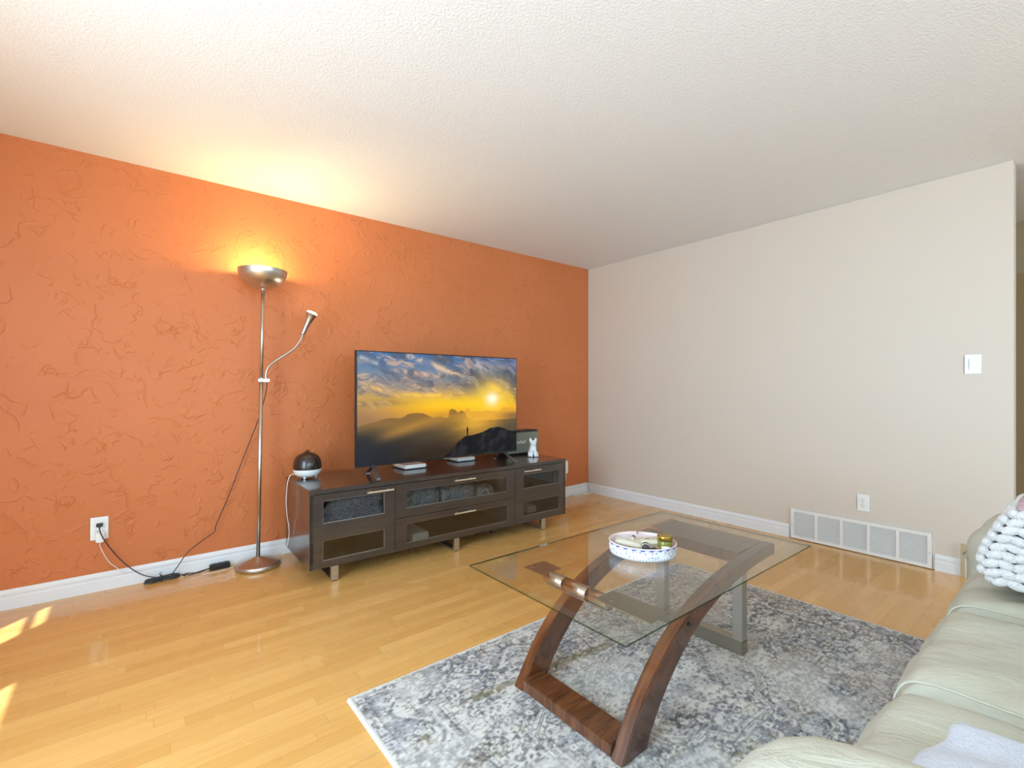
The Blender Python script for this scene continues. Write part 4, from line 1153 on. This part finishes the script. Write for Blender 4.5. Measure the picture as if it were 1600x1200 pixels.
# ------------------------------------------------------------------ sofa
def sofa():
    sx0, sx1, yf = -3.40, -1.06, -3.225
    ox, oy = (sx0 + sx1) / 2, -3.75
    t = thing('leather_sofa', 'cream leather three seat sofa with rolled arms facing the media console', 'sofa', (ox, oy, 0))
    X = lambda x: x - ox
    Y = lambda y: y - oy
    lt = M['leather']
    bm = B(); cushion(bm, X(-3.14), X(-1.32), Y(-4.05), Y(yf - .03), .05, .34, .03, 8); obj('base', bm, lt, t)
    for i, (a, b_) in enumerate(((-3.125, -2.503), (-2.497, -1.883), (-1.877, -1.345))):
        def fn(p, u, i=i):
            w = .006 * math.sin(u.x * 5 + i) * math.cos(u.y * 4) + .004 * math.sin(u.x * 11 + u.y * 9 + i * 2)
            f = max(0, -0 + u.y)           # front roll (towards +y) bulges forward and down
            p.z += w - .012 * f ** 2
            p.y += .014 * (1 - u.x ** 4) * f + .004 * math.sin(u.z * 6) * f
            return p
        bm = B(); cushion(bm, X(a), X(b_), Y(-3.98), Y(yf), .30, .450, .055, 22, .018, fn)
        s = obj('seat_cushion', bm, lt, t)
        b2 = B(); pts = []
        for xx in (X(a) + .012,):
            tube(b2, [(xx, Y(yf) + .004, .33), (xx, Y(yf) + .002, .40), (xx, Y(yf) - .045, .447), (xx, Y(yf) - .2, .452), (xx, Y(yf) - .5, .452), (xx, Y(yf) - .70, .450)], .003, 6, 6)
        obj('piping', b2, lt, s)
    for a, b_ in ((-3.125, -2.503), (-2.497, -1.883), (-1.877, -1.345)):
        def fb(p, u):
            p.y -= .10 * (u.z + 1) / 2 * 1.0; p.y += .03 * (1 - u.x ** 2) * (1 - u.z ** 2); return p
        bm = B(); cushion(bm, X(a), X(b_), Y(-4.08), Y(-3.82), .44, .93, .08, 14, 0, fb); obj('back_cushion', bm, lt, t)
    bm = B(); cushion(bm, X(-3.14), X(-1.32), Y(-4.28), Y(-4.02), .05, .86, .06, 10); obj('back_frame', bm, lt, t)
    for s, (a, b_) in ((-1, (-3.40, -3.110)), (1, (-1.350, -1.060))):
        def fa(p, u, s=s):
            f = max(0, u.y)
            if s < 0 and u.z > 0: p.z += .018 * u.z; p.y += .028 * f
            p.z += .016 * math.sin(u.y * 3 + 1) * max(u.z, 0) + .05 * (1 - f ** 3) * max(u.z, 0) * .6 - .02 * f ** 2 * max(u.z, 0)
            p.x += .010 * math.sin(u.y * 7) * (1 - u.z ** 2)
            if u.z < .1: p.x *= .86
            return p
        bm = B(); cushion(bm, X(a), X(b_), Y(-4.10), Y(-3.185), .05, .625, .125, 22, .02, fa); ar = obj('arm', bm, lt, t)
        b2 = B()
        for dz in (0, ):
            tube(b2, [(X(a) + .03, Y(-3.195), .45), (X((a + b_) / 2), Y(-3.170), .44), (X(b_) - .03, Y(-3.195), .45)], .004, 6, 6)
        obj('piping', b2, lt, ar)
    for xx in (-3.25, -1.2):
        for yy in (-3.36, -4.15):
            bm = B(); lathe(bm, [(0, 0), (.02, 0), (.028, .06), (0, .06)], 16, (X(xx), Y(yy), 0)); obj('leg', bm, M['espresso'], t)
sofa()


# ------------------------------------------------------------------ chunky knitted throw on the sofa
def knit_throw():
    m = mat('chenille_yarn', (.78, .78, .77), .95); k = NT(m); k.bump(k.noise(k.coords(), 160, 3), .9, .008)
    k.b.inputs['Sheen Weight'].default_value = .4
    mp = mat('pink_chenille', (.58, .40, .43), .95); k = NT(mp); k.bump(k.noise(k.coords(), 160, 3), .9, .008)
    t = thing('knitted_throw', 'chunky white knitted throw with pink trim folded on the sofa by the far arm', 'throw', (-1.565, -3.53, .484))
    core = B(); cushion(core, -.165, .155, -.235, .225, .002, .250, .09, 10, .02, lambda p, u: Vector((p.x, p.y - (.06 * (u.z + 1) / 2 if u.y > 0 else 0), p.z)))
    mc = mat('yarn_core', (.50, .50, .49), .95)
    obj('inner_fold', core, mc, t)
    rr = random.Random(5)
    def surf(s, v):
        """s: height parameter 0..1 up the front then over the top; v: across"""
        return None
    bm = B(); pk = B()
    # rows of chain stitches wrapped over the stack: profile in local yz for the +y side, wrapped also round the -x side
    prof = [(.222, .030), (.240, .055), (.245, .080), (.238, .105), (.228, .130), (.216, .155), (.204, .180), (.190, .205), (.170, .228), (.145, .247), (.115, .262), (.080, .272), (.045, .278), (.010, .281), (-.025, .282), (-.06, .282), (-.095, .280), (-.13, .278), (-.165, .272), (-.20, .262)]
    for ri, (yy, zz) in enumerate(prof):
        zz = .030 + (zz - .030) * 1.12
        path = [(.150 - .029 * j, yy, zz, 0) for j in range(12)]
        if ri < 15:
            path += [(-.186 - .004 * math.sin(j + ri), yy - .028 - .032 * j, zz, 1) for j in range(14) if yy - .028 - .030 * j > -.19]
        for j, (px, py, pz, side) in enumerate(path):
            c = Vector((px + rr.uniform(-.002, .002), py + rr.uniform(-.002, .002), pz + rr.uniform(-.003, .003)))
            sg = 1 if j % 2 else -1
            if side: rot = Euler((PI / 2 + .35 * sg, 0, 0)).to_matrix(); r = (.016, .0155, .025)
            elif ri >= 9: rot = Euler((0, PI / 2, .35 * sg)).to_matrix(); r = (.0155, .020, .025)
            else: rot = Euler((0, PI / 2 + .35 * sg, 0)).to_matrix(); r = (.0165, .015, .025)
            ellip(pk if (ri >= 11 and not side) or zz > .262 else bm, c, r, rot, 12, 8)
    # top rows on the whole upper face, pink trim
    obj('knit_stitches', bm, m, t); obj('pink_trim', pk, mp, t)
knit_throw()


def towel():
    m = mat('pale_blue_fleece', (.66, .70, .80), .95); k = NT(m)
    k.bump(k.math('ADD', k.noise(k.coords(), 120, 4, .7), k.math('MULTIPLY', k.noise(k.coords(scale=(1, 3, 1)), 14, 3), 1.2)), 1.0, .008); k.b.inputs['Sheen Weight'].default_value = .5
    def fn(p, u):
        th = math.atan2(u.y, u.x)
        p.x += .008 * math.sin(4 * u.y + 1) ; p.y += .007 * math.sin(4 * u.x + 2) + .003 * math.sin(9 * u.x)
        p.z += .006 * math.sin(7 * u.x + 3 * u.y) * max(u.z, 0)
        return p
    bm = B(); cushion(bm, -.155, .155, -.21, .21, 0, .045, .022, 26, .012, fn)
    o = obj('fleece_throw', bm, m, loc=(-2.925, -3.555, .494)); o.rotation_euler = (0, 0, -.10)
    tag(o, 'pale blue fluffy fleece lying on the sofa seat nearest the camera', 'blanket')
towel()
